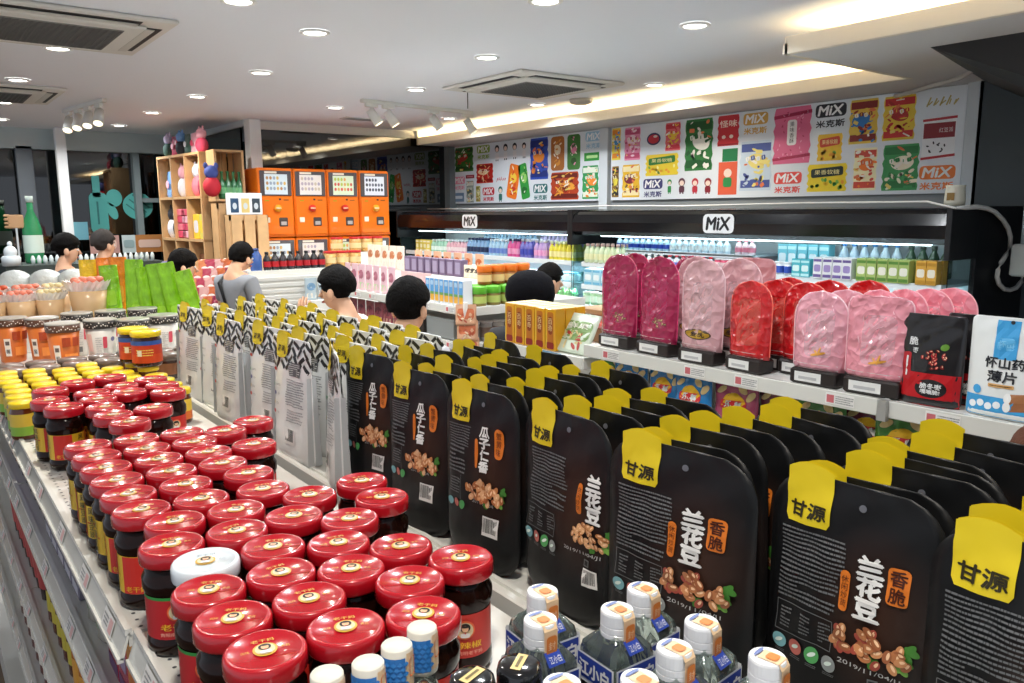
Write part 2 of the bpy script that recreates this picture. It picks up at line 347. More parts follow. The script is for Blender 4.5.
# ------------------------------------------------------------ posters on the wall
ART1= [('p', 7.789, 2.486, 0.38, 0.278, '3f7a2c', 'c23a2e', '1f4d1c'), ('m', 7.402, 2.546, 0.253, 0.163, '8fae4a'), ('k', 7.146, 2.526, 0.129, 0.187, '1c1c22'), ('k', 6.992, 2.53, 0.126, 0.184, '1c1c22'), ('k', 6.831, 2.531, 0.122, 0.182, '1c1c22'), ('k', 6.67, 2.528, 0.109, 0.179, '1c1c22'), ('p', 6.423, 2.42, 0.294, 0.422, '2c50b8', 'e88a2a', '1a2f80'), ('t', 6.134, 2.454, 0.213, 0.338, 'b06a28', 'f0e2c0', 'd8912f'), ('t', 5.894, 2.454, 0.198, 0.341, '3f7d35', 'e88fb4', '27561f'), ('m', 5.617, 2.548, 0.23, 0.166, '9cc8e0'), ('r', 5.636, 2.396, 0.217, 0.076, '2f9a3e', 'bfe8a0'), ('p', 5.656, 2.159, 0.227, 0.316, '2f9a55', 'f08a2c', 'e8f0e0'), ('m', 7.89, 2.22, 0.233, 0.162, 'e890a8'), ('r', 7.672, 2.288, 0.171, 0.039, '9c2233', 'd88'), ('p', 7.674, 2.118, 0.153, 0.249, '9aa59a', '4a5a50', 'd8dcd0'), ('r', 7.905, 2.058, 0.212, 0.102, '6f8ba8', 'dfe8f0'), ('p', 7.382, 2.312, 0.324, 0.216, 'c8281e', 'f0d0a0', '8c1410'), ('p', 7.512, 2.09, 0.087, 0.177, 'b8b050', 'e8e4b0', '80782a'), ('m', 7.314, 2.081, 0.228, 0.164, 'c82838'), ('k', 7.089, 2.086, 0.123, 0.18, '2c6e66'), ('t', 6.858, 2.206, 0.262, 0.369, 'ee7a22', 'f2d24a', 'd83c22'), ('t', 6.672, 2.202, 0.203, 0.376, '2f9a3e', '9ad06a', '17702a'), ('m', 6.403, 2.085, 0.235, 0.177, '2a6e70'), ('p', 6.028, 2.136, 0.421, 0.273, 'b8401e', 'f0a63a', '6c1c10'), ('s', 7.077, 2.237, 0.176, 0.066, 'c83a50')]
ART2= [('p', 5.315, 2.488, 0.112, 0.288, 'e8d44a', '4a9ad8', 'e08a2a'), ('p', 5.32, 2.152, 0.089, 0.283, '8a6a2a', 'e8d84a', '2a2a2a'), ('p', 5.113, 2.478, 0.197, 0.29, 'e88fb0', 'f6dce4', 'c04a70'), ('p', 5.124, 2.153, 0.219, 0.294, 'e8b82a', '7c2432', 'f4e4b0'), ('c', 4.861, 2.501, 0.159, 0.104, 'c83040', '283060'), ('p', 4.644, 2.504, 0.168, 0.235, 'e86a72', 'f0c83a', 'd03040'), ('y', 4.762, 2.278, 0.377, 0.184, 'ecd030', '2c7a34', 'f4ee9a'), ('m', 4.859, 2.085, 0.23, 0.169, '3a3a70'), ('k', 4.668, 2.098, 0.079, 0.136, '2f8a4a'), ('k', 4.533, 2.094, 0.116, 0.134, '5a3040'), ('k', 4.392, 2.09, 0.11, 0.132, 'c03040'), ('k', 4.259, 2.086, 0.116, 0.13, '8a2430'), ('p', 4.366, 2.418, 0.29, 0.42, '2f7a3a', 'f0eee4', '1c5a2a'), ('g', 4.075, 2.508, 0.207, 0.239, 'd03038', 'f8e0d0', 'a01c28'), ('r', 4.05, 2.318, 0.146, 0.099, '1f7a4a', '1f7a4a'), ('k', 4.066, 2.138, 0.181, 0.256, 'e06040'), ('m', 3.824, 2.541, 0.227, 0.17, 'd8a850'), ('p', 3.808, 2.223, 0.294, 0.38, 'c8d8e4', 'f0e080', '4a5a9a'), ('v', 3.504, 2.426, 0.313, 0.412, 'e06a90', 'f4f0ee', 'b02850'), ('m', 3.203, 2.54, 0.24, 0.175, '2a2c34'), ('y', 3.197, 2.321, 0.193, 0.188, 'ecc030', 'd04a30', 'f4e07a'), ('m', 3.522, 2.088, 0.239, 0.165, 'e05048'), ('y', 3.207, 2.111, 0.31, 0.196, 'ecd22a', '20302a', '3f9a3a'), ('p', 2.957, 2.476, 0.206, 0.299, 'e4c24a', '2f7ac0', '8a2c28'), ('p', 2.926, 2.157, 0.169, 0.289, 'f4ecc0', 'ec7a2a', 'd04a3a'), ('p', 2.714, 2.477, 0.218, 0.288, 'e8c840', 'b02a2a', 'c83030'), ('p', 2.683, 2.158, 0.244, 0.303, '3f9a58', 'f0ead0', '2a7a40'), ('s', 2.447, 2.548, 0.201, 0.081, 'b8a868'), ('w', 2.45, 2.33, 0.211, 0.26, 'eef0f2', '8a2430', 'b83038'), ('m', 2.444, 2.084, 0.229, 0.164, 'ec8038')]

def logo(mb, fn, cx, cy, w, h, col, plate=True):
    c = mat(col, .5)
    mb.shape(fn, cx, cy+h*.2, w*.98, h*.52, c, 2, 'rr', r=.3, nu=2)
    mb.text(fn, 'MiX', cx, cy+h*.2, h*.36, mat('f4f4f4', .5), 4, w*.76, bold=.09, shear=.15)
    mb.text(fn, '米克斯', cx, cy-h*.32, h*.28, c, 3, w*.9, bold=.06)
def pack(mb, fn, it):
    k, y, z, w, h = it[:5]; c = [mat(x, .5) for x in it[5:]]; cx = 0; rnd = random.Random(int(y*1000)); F = lambda u, v, d: fn(-(y)+u, z+v, d)
    if k == 'm': return logo(mb, F, 0, 0, w, h, it[5])
    if k == 'r': mb.shape(F, 0, 0, w, h, c[0], 2); mb.shape(F, 0, 0, w*.7, h*.35, c[1], 3, 'rr'); return
    if k == 's':
        for i in range(5): mb.shape(F, (-.4+i*.2)*w, rnd.uniform(-.1, .1)*h, w*.05, h*rnd.uniform(.4, .8), c[0], 2, rot=-.4); mb.shape(F, (-.35+i*.2)*w, 0, w*.16, h*.1, c[0], 2, rot=.3+rnd.random())
        return
    if k == 'c': mb.shape(F, 0, 0, w, h, c[1], 2, 'ell'); mb.shape(F, 0, 0, w*.8, h*.75, c[0], 3, 'ell'); mb.shape(F, .02, .02, w*.3, h*.2, mat('f0e8e0'), 4, 'ell'); return
    if k == 'k':   # small plain child figures
        mb.shape(F, 0, h*.22, min(w, h)*.62, min(w, h)*.6, c[0], 2, 'ell'); mb.shape(F, 0, h*.16, min(w, h)*.42, min(w, h)*.38, mat('f0d8c8'), 3, 'ell')
        mb.shape(F, 0, -h*.22, w*.5, h*.4, mat('e8e8ea') if it[5] == '1c1c22' else c[0], 2, 'rr'); mb.shape(F, -w*.13, -h*.45, w*.12, h*.1, c[0], 3); mb.shape(F, w*.13, -h*.45, w*.12, h*.1, c[0], 3)
        if it[5] == 'e06040': mb.shape(F, 0, 0, w*1.0, h, c[0], 1); mb.shape(F, 0, -h*.12, w*.45, h*.3, mat('2f8a4a'), 5, 'rr')
        return
    if k == 't':
        rot = {380: 0}.get(0, 0); rot = -.22 if it[5] == 'ee7a22' else (.2 if it[5] == '2f9a3e' else 0)
        mb.shape(F, 0, 0, w*(.7 if rot else .95), h*.98, c[0], 2, 'rr', rot, r=.18); mb.shape(F, 0, h*.1, w*.45, h*.3, c[1], 3, 'ell', rot); mb.shape(F, 0, -h*.25, w*.4, h*.2, c[2], 3, 'ell', rot)
        for i in range(16): mb.shape(F, rnd.uniform(-.22, .22)*w, rnd.uniform(-.4, .4)*h, w*.2, h*.05, [c[0], c[1], c[2], mat('f4efe0', .5)][i % 4], 4+i*.2, 'ell', rnd.random()*3, nv=6)
        return
    wav = k in 'pvyg'; mb.shape(F, 0, 0, w*.96, h*.98, c[0], 2, 'wav' if wav else 'rr', nu=1, nv=10, r=.05)
    if k == 'v':
        mb.shape(F, 0, h*.36, w, h*.06, c[2], 3, rot=.08); mb.shape(F, 0, -h*.38, w, h*.05, c[2], 3, rot=.08)
        for i in range(40): mb.shape(F, rnd.uniform(-.4, .4)*w, rnd.uniform(-.42, .42)*h, .02, .009, mat('f0a0bc' if i % 2 else 'c03a62'), 3, 'ell', rnd.random()*3, nv=5)
        mb.shape(F, 0, h*.05, w*.25, h*.44, c[1], 4, 'rr'); mb.text(F, '果味香酥', 0, h*.05, h*.085, mat('202020'), 5, vert=True); return
    if k == 'y':
        for i in range(16): mb.shape(F, rnd.uniform(-.4, .4)*w, rnd.uniform(-.4, -.05)*h, .03, .022, mat(rnd.choice(['f0a030', 'e8c020', '7ab040', it[7]])), 3, 'ell', rnd.random()*3, nv=6)
        mb.shape(F, 0, h*.2, w*.8, h*.32, c[1] if len(it) > 6 else c[0], 4, 'rr', .06 if w > .2 else .1); 
        mb.text(F, '果香软糖', 0, h*.2, h*.17, mat('f4e8a0'), 5, w*.62); return
    if k == 'w':
        mb.shape(F, 0, h*.18, w*.92, h*.36, c[1], 3); mb.shape(F, 0, h*.45, w, h*.06, c[2], 3, rot=.04); mb.shape(F, 0, -h*.45, w, h*.06, c[2], 3, rot=.08); mb.text(F, '红豆派', w*.2, h*.18, h*.11, mat('f0e0e0'), 5, w*.4)
        for i in range(9): mb.shape(F, rnd.uniform(-.35, .35)*w, rnd.uniform(-.35, -.08)*h, .02, .01, mat('30303a'), 4, 'ell', rnd.random()*3, nv=5)
        return
    if k == 'g': mb.text(F, '怪味', 0, h*.22, h*.22, c[1], 4, w*.8, bold=.04); [mb.shape(F, dx*w, -h*.2, w*.18, h*.12, c[1], 4, 'ell') for dx in (-.2, .15)]; mb.shape(F, 0, -h*.45, w*.95, h*.05, c[2], 3); return
    mb.shape(F, 0, h*.36, w*.9, h*.16, c[2], 3); mb.shape(F, w*rnd.uniform(-.1, .1), h*rnd.uniform(.02, .12), w*.62, h*.3, c[1], 4, 'ell', rnd.uniform(-.4, .4)); mb.shape(F, 0, -h*.36, w*.9, h*.15, c[2], 3)
    for i in range(7): mb.shape(F, rnd.uniform(-.32, .32)*w, rnd.uniform(-.32, -.08)*h, w*.18, h*.07, c[i % 2+1], 5, 'ell', rnd.random()*3, nv=6)
    pal = [c[0], c[1], c[2], mat('f4f0e4', .5), mat('e8d070', .5), mat('e07848', .5), c[1]]
    for i in range(22):
        a = rnd.uniform(-.40, .40); b_ = rnd.uniform(-.44, .44); mb.shape(F, a*w, b_*h, w*rnd.uniform(.06, .26), h*rnd.uniform(.02, .08), rnd.choice(pal), 5+i*.2, rnd.choice(['ell', 'rr', 'ell']), rnd.uniform(-.7, .7), nv=6)
    for i in range(4): mb.shape(F, (-.24+i*.16)*w, h*(.14+.02*(i % 2)), w*.12, h*.09, c[2] if i % 2 else pal[3], 11, 'rr', .2); mb.shape(F, (-.24+i*.16)*w, h*(.14+.02*(i % 2)), w*.03, h*.06, c[0], 12)
pw = mat('dfe6ec', .35)
for nm, art, y0, y1, lab in (('wall_poster', ART1, 5.53, 8.02, 'left poster board of snack packets and logos above the far fridge'), ('wall_poster', ART2, 2.30, 5.38, 'right poster board of snack packets and logos above the near fridge')):
    t = thing(nm, lab, 'poster', (5.29, y1, 0)); m = MB(); m.bx(-.012, .008, y0-y1, 0, 1.985, 2.638, pw); m.build('board', t)
    fn = lambda u, v, d, y1=y1: (-.012-d, -(u)-y1, v); m = MB()
    for it in art: pack(m, fn, it)
    m.build('printed_artwork', t)
f = MB(); f.bx(5.25, 5.3, 5.40, 5.51, 1.9, 2.643, mat('cdd4d8', .5)); f.bx(5.26, 5.3, 2.2, 2.29, 1.88, 2.643, mat('c4cdd2', .5)); struct(f.build('trim_9'))
# ------------------------------------------------------------ ceiling fittings
dlr = mat('f4f4f2', .4)
r0 = thing('downlight', '', 'ceiling light'); MB().lathe([(.075, 0), (.078, -.006), (.062, -.012), (.055, -.004)], dlr, 24, capb=False, capt=False).build('ring', r0)
MB().lathe([(.056, -.006), (.056, -.003)], mat('fff8ec', emit=14), 24).build('diffuser', r0)
K = Kind(r0); RX = ['in the leftmost line', 'in the second line from left', 'in the line by the central air conditioner', 'beside the warm cove']
for i, (x, y) in enumerate(DOWNLIGHTS):
    if i >= 19: continue  # remaining invented lamps get no fitting
    c = 0 if x < 1.5 else 1 if x < 2.6 else 2 if x < 4 else 3
    rank = sorted([q[1] for q in DOWNLIGHTS[:19] if (0 if q[0] < 1.5 else 1 if q[0] < 2.6 else 2 if q[0] < 4 else 3) == c]).index(y)
    K.put((x, y, CEIL-.001), 0, 'round recessed downlight %s, %s from camera' % (RX[c], ORD[rank]), 'ceiling downlights')
def cassette(loc, rz, label):
    t = thing('air_conditioner', label, 'air conditioner', loc, rz); w = .475; pm = mat('dcdad4', .4)
    m = MB(); z = -.025
    ring = [(-w, -w, 0), (w, -w, 0), (w, w, 0), (-w, w, 0)]
    m.box((0, 0, -.012), (2*w, 2*w, .022), pm, .008); m.box((0, 0, -.03), (1.5*w, 1.5*w, .02), pm, .008); m.build('panel', t)
    g = MB(); gm = mat('8d8d8a', .6); g.box((0, 0, -.042), (1.14*w, 1.14*w, .006), gm); dm = mat('5c5c5a', .6)
    for i in range(19): q = (-.54+i*.06)*w; g.box((q, 0, -.046), (.006, 1.12*w, .004), dm); g.box((0, q, -.0462), (1.12*w, .006, .004), dm)
    g.build('intake_grille', t)
    for a in range(4):
        v = MB(); v.box((0, -w*.82, -.0235), (1.35*w, .09, .003), mat('1c1c1c', .6)); v.box((0, -w*.80, -.030), (1.3*w, .045, .006), mat('c9c7c0', .4), .002); v.build('air_outlet', t, rz=a*PI/2)
    return t
cassette((3.78, 4.68, CEIL), 0, 'square white cassette air conditioner in the ceiling before the posters')
cassette((.70, 4.62, CEIL), 0, 'large cassette air conditioner cropped by the top left corner of the photo')
cassette((.62, 7.25, CEIL), 0, 'far left ceiling air conditioner beyond the first, near the shop window')
f = MB().box((3.75, 7.3, CEIL-.004), (.42, .16, .01), mat('d6d6d4', .5)); [f.box((3.75, 7.24+i*.04, CEIL-.011), (.38, .012, .004), mat('9a9a98')) for i in range(4)]
tag(f.build('ceiling_vent'), 'slim white ceiling vent with slats before the dark glass wall', 'vent')
f = MB().lathe([(.1, 0), (.09, -.03), (.05, -.045)], mat('c9c4ba', .5), 18, (4.6, 5.05, CEIL)); tag(f.build('smoke_detector'), 'round flat smoke detector between the air conditioner and warm cove', 'smoke detector')
f = MB().tube([(3.62, 5.28, CEIL), (3.62, 5.28, CEIL-.12)], .004, BLK); tag(f.build('hanging_wire'), 'short dark wire hanging from the ceiling air conditioner', 'wire')
def track(p0, p1, spots, label, dirs):
    t = thing('track_light', label, 'track light', p0); P0 = Vector(p0); d = Vector(p1)-P0; L = d.length; a = math.atan2(d.y, d.x); t.rotation_euler.z = a
    MB().bx(0, L, -.018, .018, -.03, 0, METALW, .003).build('track', t)
    for i, s in enumerate(spots):
        h = MB(); b = Vector((s*L, 0, -.03)); h.box((b.x, 0, -.045), (.12, .03, .03), METALW, .004); h.tube([(b.x, 0, -.05), (b.x, 0, -.09)], .008, METALW)
        q = Vector((b.x+dirs*.05, -.03, -.19)); h.tube([(b.x-dirs*.01, .01, -.08), tuple(q)], [.034, .042], METALW, 14); h.build('spotlight_head', t)
        e = MB(); dv = (q-Vector((b.x-dirs*.01, .01, -.08))).normalized(); e.tube([tuple(q), tuple(q+dv*.004)], .034, mat('fff2c8', emit=2.5 if dirs > 0 else 4), 14); e.build('lamp_face', t)
track((3.1, 6.05, CEIL), (4.3, 6.2, CEIL), (.08, .22, .62, .95), 'white ceiling track with spotlight heads in front of the dark glass wall', 1)
track((1.28, 8.2, CEIL), (1.42, 7.2, CEIL), (.1, .35, .6, .85), 'white ceiling track of spotlights beside the white post on the left', 1)
# ------------------------------------------------------------ pipe and sockets at right
f = MB(); wp = mat('e4e4de', .4)
f.tube([(4.9, 8.0, 1.925), (4.75, 6.5, 1.915), (4.78, 4.9, 1.93), (4.7, 4.0, 1.92), (4.7, 3.0, 1.93), (4.45, 2.1, 1.925), (4.237, 1.860, 1.890), (4.360, 1.860, 1.892), (4.487, 1.860, 1.895), (4.609, 1.860, 1.887), (4.712, 1.860, 1.868), (4.824, 1.860, 1.824), (4.899, 1.860, 1.779), (4.944, 1.860, 1.729), (4.949, 1.860, 1.679), (4.907, 1.860, 1.630), (4.850, 1.860, 1.588), (4.819, 1.860, 1.550), (4.814, 1.860, 1.512), (4.849, 1.860, 1.471), (4.923, 1.860, 1.438), (5.006, 1.860, 1.427), (5.088, 1.860, 1.434), (5.151, 1.860, 1.465), (5.169, 1.860, 1.510)], [.006]*7+[.0125]*18, wp, 10)
tag(f.build('white_hose'), 'white hose running along the fridge tops and looping down at their right end', 'hose')
f = MB().box((4.72, 1.70, 1.615), (.10, .10, .17), mat('a9aca8', .5), .01); f.tube([(4.72, 1.70, 1.70), (4.72, 1.70, 2.1)], .025, mat('aab4b8', .4)); tag(f.build('junction_box'), 'grey junction box with a conduit at the right edge of the dark wall', 'electrical box')
f = MB(); f.lathe([(.05, 0), (.052, .03), (.046, .10), (.05, .11)], mat('d8d6c4', .5), 16, (4.5, 1.98, 1.9)); f.shape(lambda u, v, d: (4.45-d, 1.98-u, 1.95+v), 0, 0, .04, .04, mat('8a6a30'), 4); tag(f.build('paper_cup'), 'cream paper cup standing on the right end of the fridge top', 'cup')
f = MB(); f.tube([(5.28, 2.75, 2.62), (5.1, 2.6, 2.60), (5.0, 2.4, 2.61), (4.95, 2.2, 2.632), (4.75, 2.05, 2.635)], .014, mat('b8b4ae', .5)); tag(f.build('ceiling_conduit'), 'grey curved conduit under the dropped ceiling above the posters', 'conduit')
# ============================================================ OPEN FRIDGES
fb = mat('0b0d12', .15, ior=1.38); fin = mat('dfe9ec', .4); shm = mat('cfdfe6', .3); gls = mat('dff4f6', .05, trans=1)
def fridge(y0, y1, label):
    t = thing('open_fridge', label, 'fridge', (4.3, y0, 0)); L = y1-y0; x1 = .95
    c = MB(); c.bx(.62, x1, 0, L, 0, 1.86, fb); c.bx(.0, .66, 0, L, 0, .55, fb, .01); c.bx(.05, x1, 0, L, 1.86, 1.89, fb)
    c.build('cabinet', t)
    h = MB()   # curved glossy canopy
    pf = [(.02, 1.70), (-.01, 1.73), (-.015, 1.80), (0, 1.86), (.06, 1.89), (.4, 1.90), (.4, 1.72)]
    V = [(x, yy, z) for yy in (0, L) for x, z in pf]; n = len(pf); F = [(i, (i+1) % n, n+(i+1) % n, n+i) for i in range(n)]+[tuple(range(n-1, -1, -1)), tuple(range(n, 2*n))]
    h.add(V, F, fb); h.build('canopy', t)
    for yy in (0, L):
        fbm = mat('0e1014', .45); s = MB(); sx = [(-.01, .0), (-.01, .95), (.10, 1.05), (.16, 1.5), (.10, 1.69), (-.01, 1.70), (-.02, 1.86), (.05, 1.9), (x1, 1.9), (x1, 0)]
        q = .03 if yy == 0 else -.03; V = [(a, yy, b) for a, b in sx]+[(a, yy-q, b) for a, b in sx]; n = len(sx)
        # open side: a frame at the back, clear glass towards the front
        s.bx(.3, x1, yy-q, yy, 0, 1.9, fbm); s.bx(-.015, .3, yy-q, yy, 1.62, 1.9, fbm, .004); s.bx(-.015, .3, yy-q, yy, 0, .95, fbm); s.build('side_panel', t)
        MB().bx(.02, .3, yy-q*.6, yy-q*.4, .95, 1.62, gls).build('side_glass', t)
    b = MB().bx(.58, .62, .03, L-.03, .5, 1.86, fin); b.bx(.05, .6, .03, L-.03, 1.715, 1.72, fin); b.build('liner', t)
    for z in (.75, 1.0, 1.145, 1.30, 1.48):
        d0 = .06 if z > 1.2 else 0
        s = MB(); s.bx(d0+.03, .6, .03, L-.03, z-.014, z, shm); s.bx(d0, d0+.03, .03, L-.03, z-.034, z+.006, mat('e4eef2', .3), .003); s.build('shelf', t)
    tb = MB(); tb.tube([(.17, .15, 1.70), (.17, L-.15, 1.70)], .014, mat('e6fbff', emit=7)); tb.build('light_tube', t)
    lg = MB(); fn = lambda u, v, d: (-.018-d, L/2-u, 1.80+v)
    lg.shape(fn, 0, 0, .25, .125, mat('e9ecee', .4), 1, 'rr', r=.25, nu=2); lg.text(fn, 'MiX', 0, 0, .08, mat('14161a'), 3, .185, bold=.1, shear=.12); lg.build('logo_plate', t)
    return t
fridge(4.86, 7.62, 'far open fridge with black canopy and white logo plate, under the left poster')
fridge(1.92, 4.80, 'near open fridge with black canopy and white logo plate, under the right poster')
LIDW = mat('f0f0f0', .4)
def small_bottle(body, cap, h, r, lab=None, style='bottle'):
    m = MB(); B = mat(body, .25, coat=.3); C = mat(cap, .35)
    if style == 'bottle':
        m.lathe([(r*.9, 0), (r, h*.04), (r, h*.58), (r*.8, h*.68), (r*.42, h*.82), (r*.42, h*.88)], B, 12); m.lathe([(r*.5, h*.87), (r*.52, h*.99), (r*.4, h)], C, 12)
        if lab: m.lathe([(r*1.02, h*.18), (r*1.02, h*.48)], mat(lab, .4), 12, capb=False, capt=False)
    elif style == 'cup':
        m.lathe([(r*.8, 0), (r, h*.9)], B, 14); m.lathe([(r*1.06, h*.9), (r*1.06, h)], C, 14)
        if lab: m.lathe([(r*.88, h*.2), (r*.99, h*.7)], mat(lab, .4), 14, capb=False, capt=False)
    else:
        m.box((0, 0, h/2), (2*r, 2*r, h), B, .002); fn = planeY(0, -r, 0); fs = planeY(0, -r, 0)
        if lab: m.shape(fn, 0, h*.48, r*1.5, h*.34, mat(lab, .4), 1, 'rr'); m.shape(fn, 0, h*.85, r*1.8, h*.12, C, 1); m.shape(fn, 0, h*.12, r*1.8, h*.14, C, 1)
    return m
def row(name, label_kind, cat, where, xs, y0, y1, z, step, mk, group, rz=-PI/2, jit=.004):
    """a run of equal goods on a shelf: every item its own object, labelled by its place"""
    k = None; ny = max(1, int(round(abs(y1-y0)/step))); sg = 1 if y1 > y0 else -1
    for a, x in enumerate(xs):
        for i in range(ny):
            if k is None: r = mk().build(name); tag(r, '', cat, group); k = Kind(r)
            rw = '' if len(xs) == 1 else (' front row,' if a == 0 else ' second row,' if a == 1 else ' third row,')
            k.put((x+random.uniform(-jit, jit), y0+sg*(i+.5)*step, z), rz+random.uniform(-.05, .05), '%s, %s,%s %s from the left' % (label_kind, where, rw, ORD[min(i, 48)]), group)
# far (left) fridge: top shelf tall bottles in coloured runs, y decreases to the right
G = 'drinks in the far fridge'
Z1 = 1.481; X1 = (4.40, 4.46, 4.52)
def BT(*a, **k): return lambda: small_bottle(*a, **k)
W1 = 'far fridge top shelf'
row('juice_carton', 'yellow juice carton', 'carton', W1, (4.42,), 7.42, 7.12, Z1, .075, BT('e8d860', 'f4f0d0', .12, .033, 'f4f0c0', style='box'), G)
row('milk_bottle', 'green-white milk bottle', 'bottle', W1, X1, 7.10, 6.82, Z1, .058, BT('a8d8c0', 'e8f4f0', .13, .026, 'e8f8f0'), G)
row('yoghurt_bottle', 'pink-white yoghurt bottle', 'bottle', W1, X1, 6.81, 6.46, Z1, .058, BT('e8b8c4', 'd8e8ee', .13, .026, 'f4e4e8'), G)
row('tea_bottle', 'navy-capped tea bottle', 'bottle', W1, X1, 6.45, 6.10, Z1, .058, BT('88b0d8', '283a60', .16, .027, '283a60'), G)
row('water_bottle', 'pale blue water bottle', 'bottle', W1, X1, 6.09, 5.80, Z1, .058, BT('a8cce4', 'e8f4fa', .155, .027, '6a8ad0'), G)
row('soda_bottle', 'magenta soda bottle', 'bottle', W1, X1, 5.79, 5.62, Z1, .058, BT('d85a9a', '30305a', .165, .027, 'e8a0c8'), G)
row('grape_bottle', 'violet grape drink bottle', 'bottle', W1, X1, 5.61, 5.42, Z1, .056, BT('7a78c8', 'e8f0f8', .165, .026, '4850b8'), G)
row('lilac_bottle', 'lilac drink bottle', 'bottle', W1, X1, 5.41, 5.22, Z1, .056, BT('c8a8dc', 'f0f0f8', .16, .026, 'ecaad8'), G)
row('lemon_bottle', 'yellow lemon drink bottle', 'bottle', W1, X1, 5.21, 4.90, Z1, .055, BT('e8dc4a', 'e8f0c8', .155, .026, 'f4ecaa'), G)
f = MB(); f.bx(4.56, 4.88, 4.92, 6.5, 1.558, 1.568, shm); tag(f.build('display_riser'), 'white riser inside the far fridge carrying small water bottles', 'shelf')
row('water_bottle_small', 'small pale water bottle', 'bottle', 'far fridge riser', (4.60,), 6.45, 5.6, 1.569, .055, BT('a8d0e8', '3a5aa0', .12, .025, 'e0f0f8'), G)
row('lilac_bottle_small', 'small lilac bottle', 'bottle', 'far fridge riser', (4.60,), 5.58, 4.95, 1.569, .055, BT('c0b8e0', 'e8f0f8', .12, .025, '8a70b8'), G)
W2 = 'far fridge second shelf'
row('dessert_cup', 'white dessert cup with grey lid', 'cup', W2, (4.42, 4.50), 7.1, 6.2, 1.302, .08, BT('eef2f4', 'b8c0c4', .07, .034, 'f4f4f4', style='cup'), G)
row('yoghurt_cup', 'pink yoghurt cup', 'cup', W2, (4.42, 4.50), 6.15, 5.90, 1.302, .075, BT('e89ac0', 'b8509a', .075, .033, 'f4e0ee', style='cup'), G)
row('jelly_cup', 'beige jelly cup', 'cup', W2, (4.42, 4.50), 5.85, 5.5, 1.302, .07, BT('e8e0cc', 'c8d8d8', .075, .031, 'd0b890', style='cup'), G)
row('berry_cup', 'crimson berry cup', 'cup', W2, (4.42, 4.50), 5.48, 5.15, 1.302, .07, BT('d83a70', 'f4d0dc', .075, .031, 'e86a98', style='cup'), G)
row('cream_cup', 'blue-white cream cup', 'cup', W2, (4.42, 4.50), 5.13, 4.9, 1.302, .075, BT('c8ecf4', '88c8dc', .08, .033, 'e8f8fc', style='cup'), G)
W3 = 'far fridge third shelf'
row('purple_jelly', 'purple jelly drink bottle', 'bottle', W3, (4.37, 4.44), 5.55, 5.2, 1.147, .07, BT('a86a98', 'e8dce8', .12, .03, 'd898b8'), G)
row('green_drink', 'green aloe drink bottle', 'bottle', W3, (4.37, 4.44), 5.18, 4.9, 1.147, .07, BT('7ab87a', 'e8f0e0', .12, .03, 'b0dca8'), G)
# near fridge
G = 'drinks in the near fridge'; W1 = 'near fridge top shelf'
f = MB(); f.bx(4.44, 4.9, 3.2, 4.77, 1.578, 1.588, shm); f.bx(4.44, 4.46, 3.2, 4.77, 1.568, 1.594, mat('e8f2f6')); tag(f.build('display_riser'), 'white riser shelf inside the near fridge carrying the upper row of bottles', 'shelf')
row('clear_bottle', 'pale green drink bottle', 'bottle', W1, (4.38, 4.435, 4.49), 4.74, 4.34, Z1, .056, BT('d8e8c0', 'c8a8a0', .15, .029, 'e4e8b8'), G)
row('blue_bottle', 'royal blue capped bottle', 'bottle', 'near fridge riser', (4.5,), 4.5, 3.98, 1.59, .06, BT('b8dcf0', '2848b0', .10, .027, '2848b0'), G)
row('white_bottle', 'small white milk bottle', 'bottle', W1, (4.38,), 4.32, 3.9, Z1, .06, BT('e8f4f8', 'f4f8fa', .09, .027, 'c8e4f4'), G)
row('frosted_bottle', 'frosted white bottle', 'bottle', 'near fridge riser', (4.5,), 3.96, 3.4, 1.59, .06, BT('d4ecf8', 'e8f8ff', .10, .027, 'e8f8fc'), G)
row('red_capped_bottle', 'white bottle with a red-blue label', 'bottle', W1, (4.38,), 3.88, 3.46, Z1, .06, BT('e8f0f8', 'd83a4a', .09, .027, '6a7ad8'), G)
row('pink_bottle', 'white bottle with a pink label', 'bottle', 'near fridge riser', (4.5,), 3.38, 3.2, 1.59, .055, BT('f0dce4', 'd8506a', .10, .025, 'e890a8'), G)
row('red_check_cup', 'red and white checked cup', 'cup', W1, (4.38,), 3.45, 3.10, Z1, .058, BT('d85a78', 'f0f0f4', .085, .027, 'f0d8dc', style='cup'), G)
row('blue_label_cup', 'white cup with a blue label', 'cup', W1, (4.38,), 3.09, 2.86, Z1, .058, BT('e4ecf4', 'f4f8fa', .085, .027, '3858b8', style='cup'), G)
row('turquoise_box', 'turquoise drink box', 'carton', W1, (4.38,), 2.85, 2.71, Z1, .065, BT('4ab8c8', 'b8ecf0', .11, .03, 'd8f4f4', style='box'), G)
row('purple_leaf_carton', 'white carton with purple leaves', 'carton', W1, (4.38, 4.45), 2.70, 2.44, Z1, .062, BT('e8ecf0', '6a5a98', .125, .029, '9a8ac0', style='box'), G)
row('green_leaf_carton', 'white-green tea carton', 'carton', W1, (4.38, 4.45), 2.43, 2.10, Z1, .062, BT('a8c070', '5a8a3a', .13, .029, 'eef0e0', style='box'), G)
row('amber_carton', 'amber juice carton', 'carton', W1, (4.38, 4.45), 2.09, 1.97, Z1, .058, BT('d8a848', 'b88828', .13, .027, 'f0ecd8', style='box'), G)
row('aqua_bag', 'aqua milk bag box', 'carton', 'near fridge top shelf back', (4.6,), 3.1, 2.7, 1.5, .075, BT('7ad0e0', 'c8f0f4', .17, .034, 'e8f8fc', style='box'), G)
row('blue_flask', 'blue capped flask', 'bottle', 'near fridge top shelf back', (4.6,), 2.68, 2.3, 1.5, .065, BT('c8e0f0', '5a9ae0', .19, .03, '88b8e8'), G)
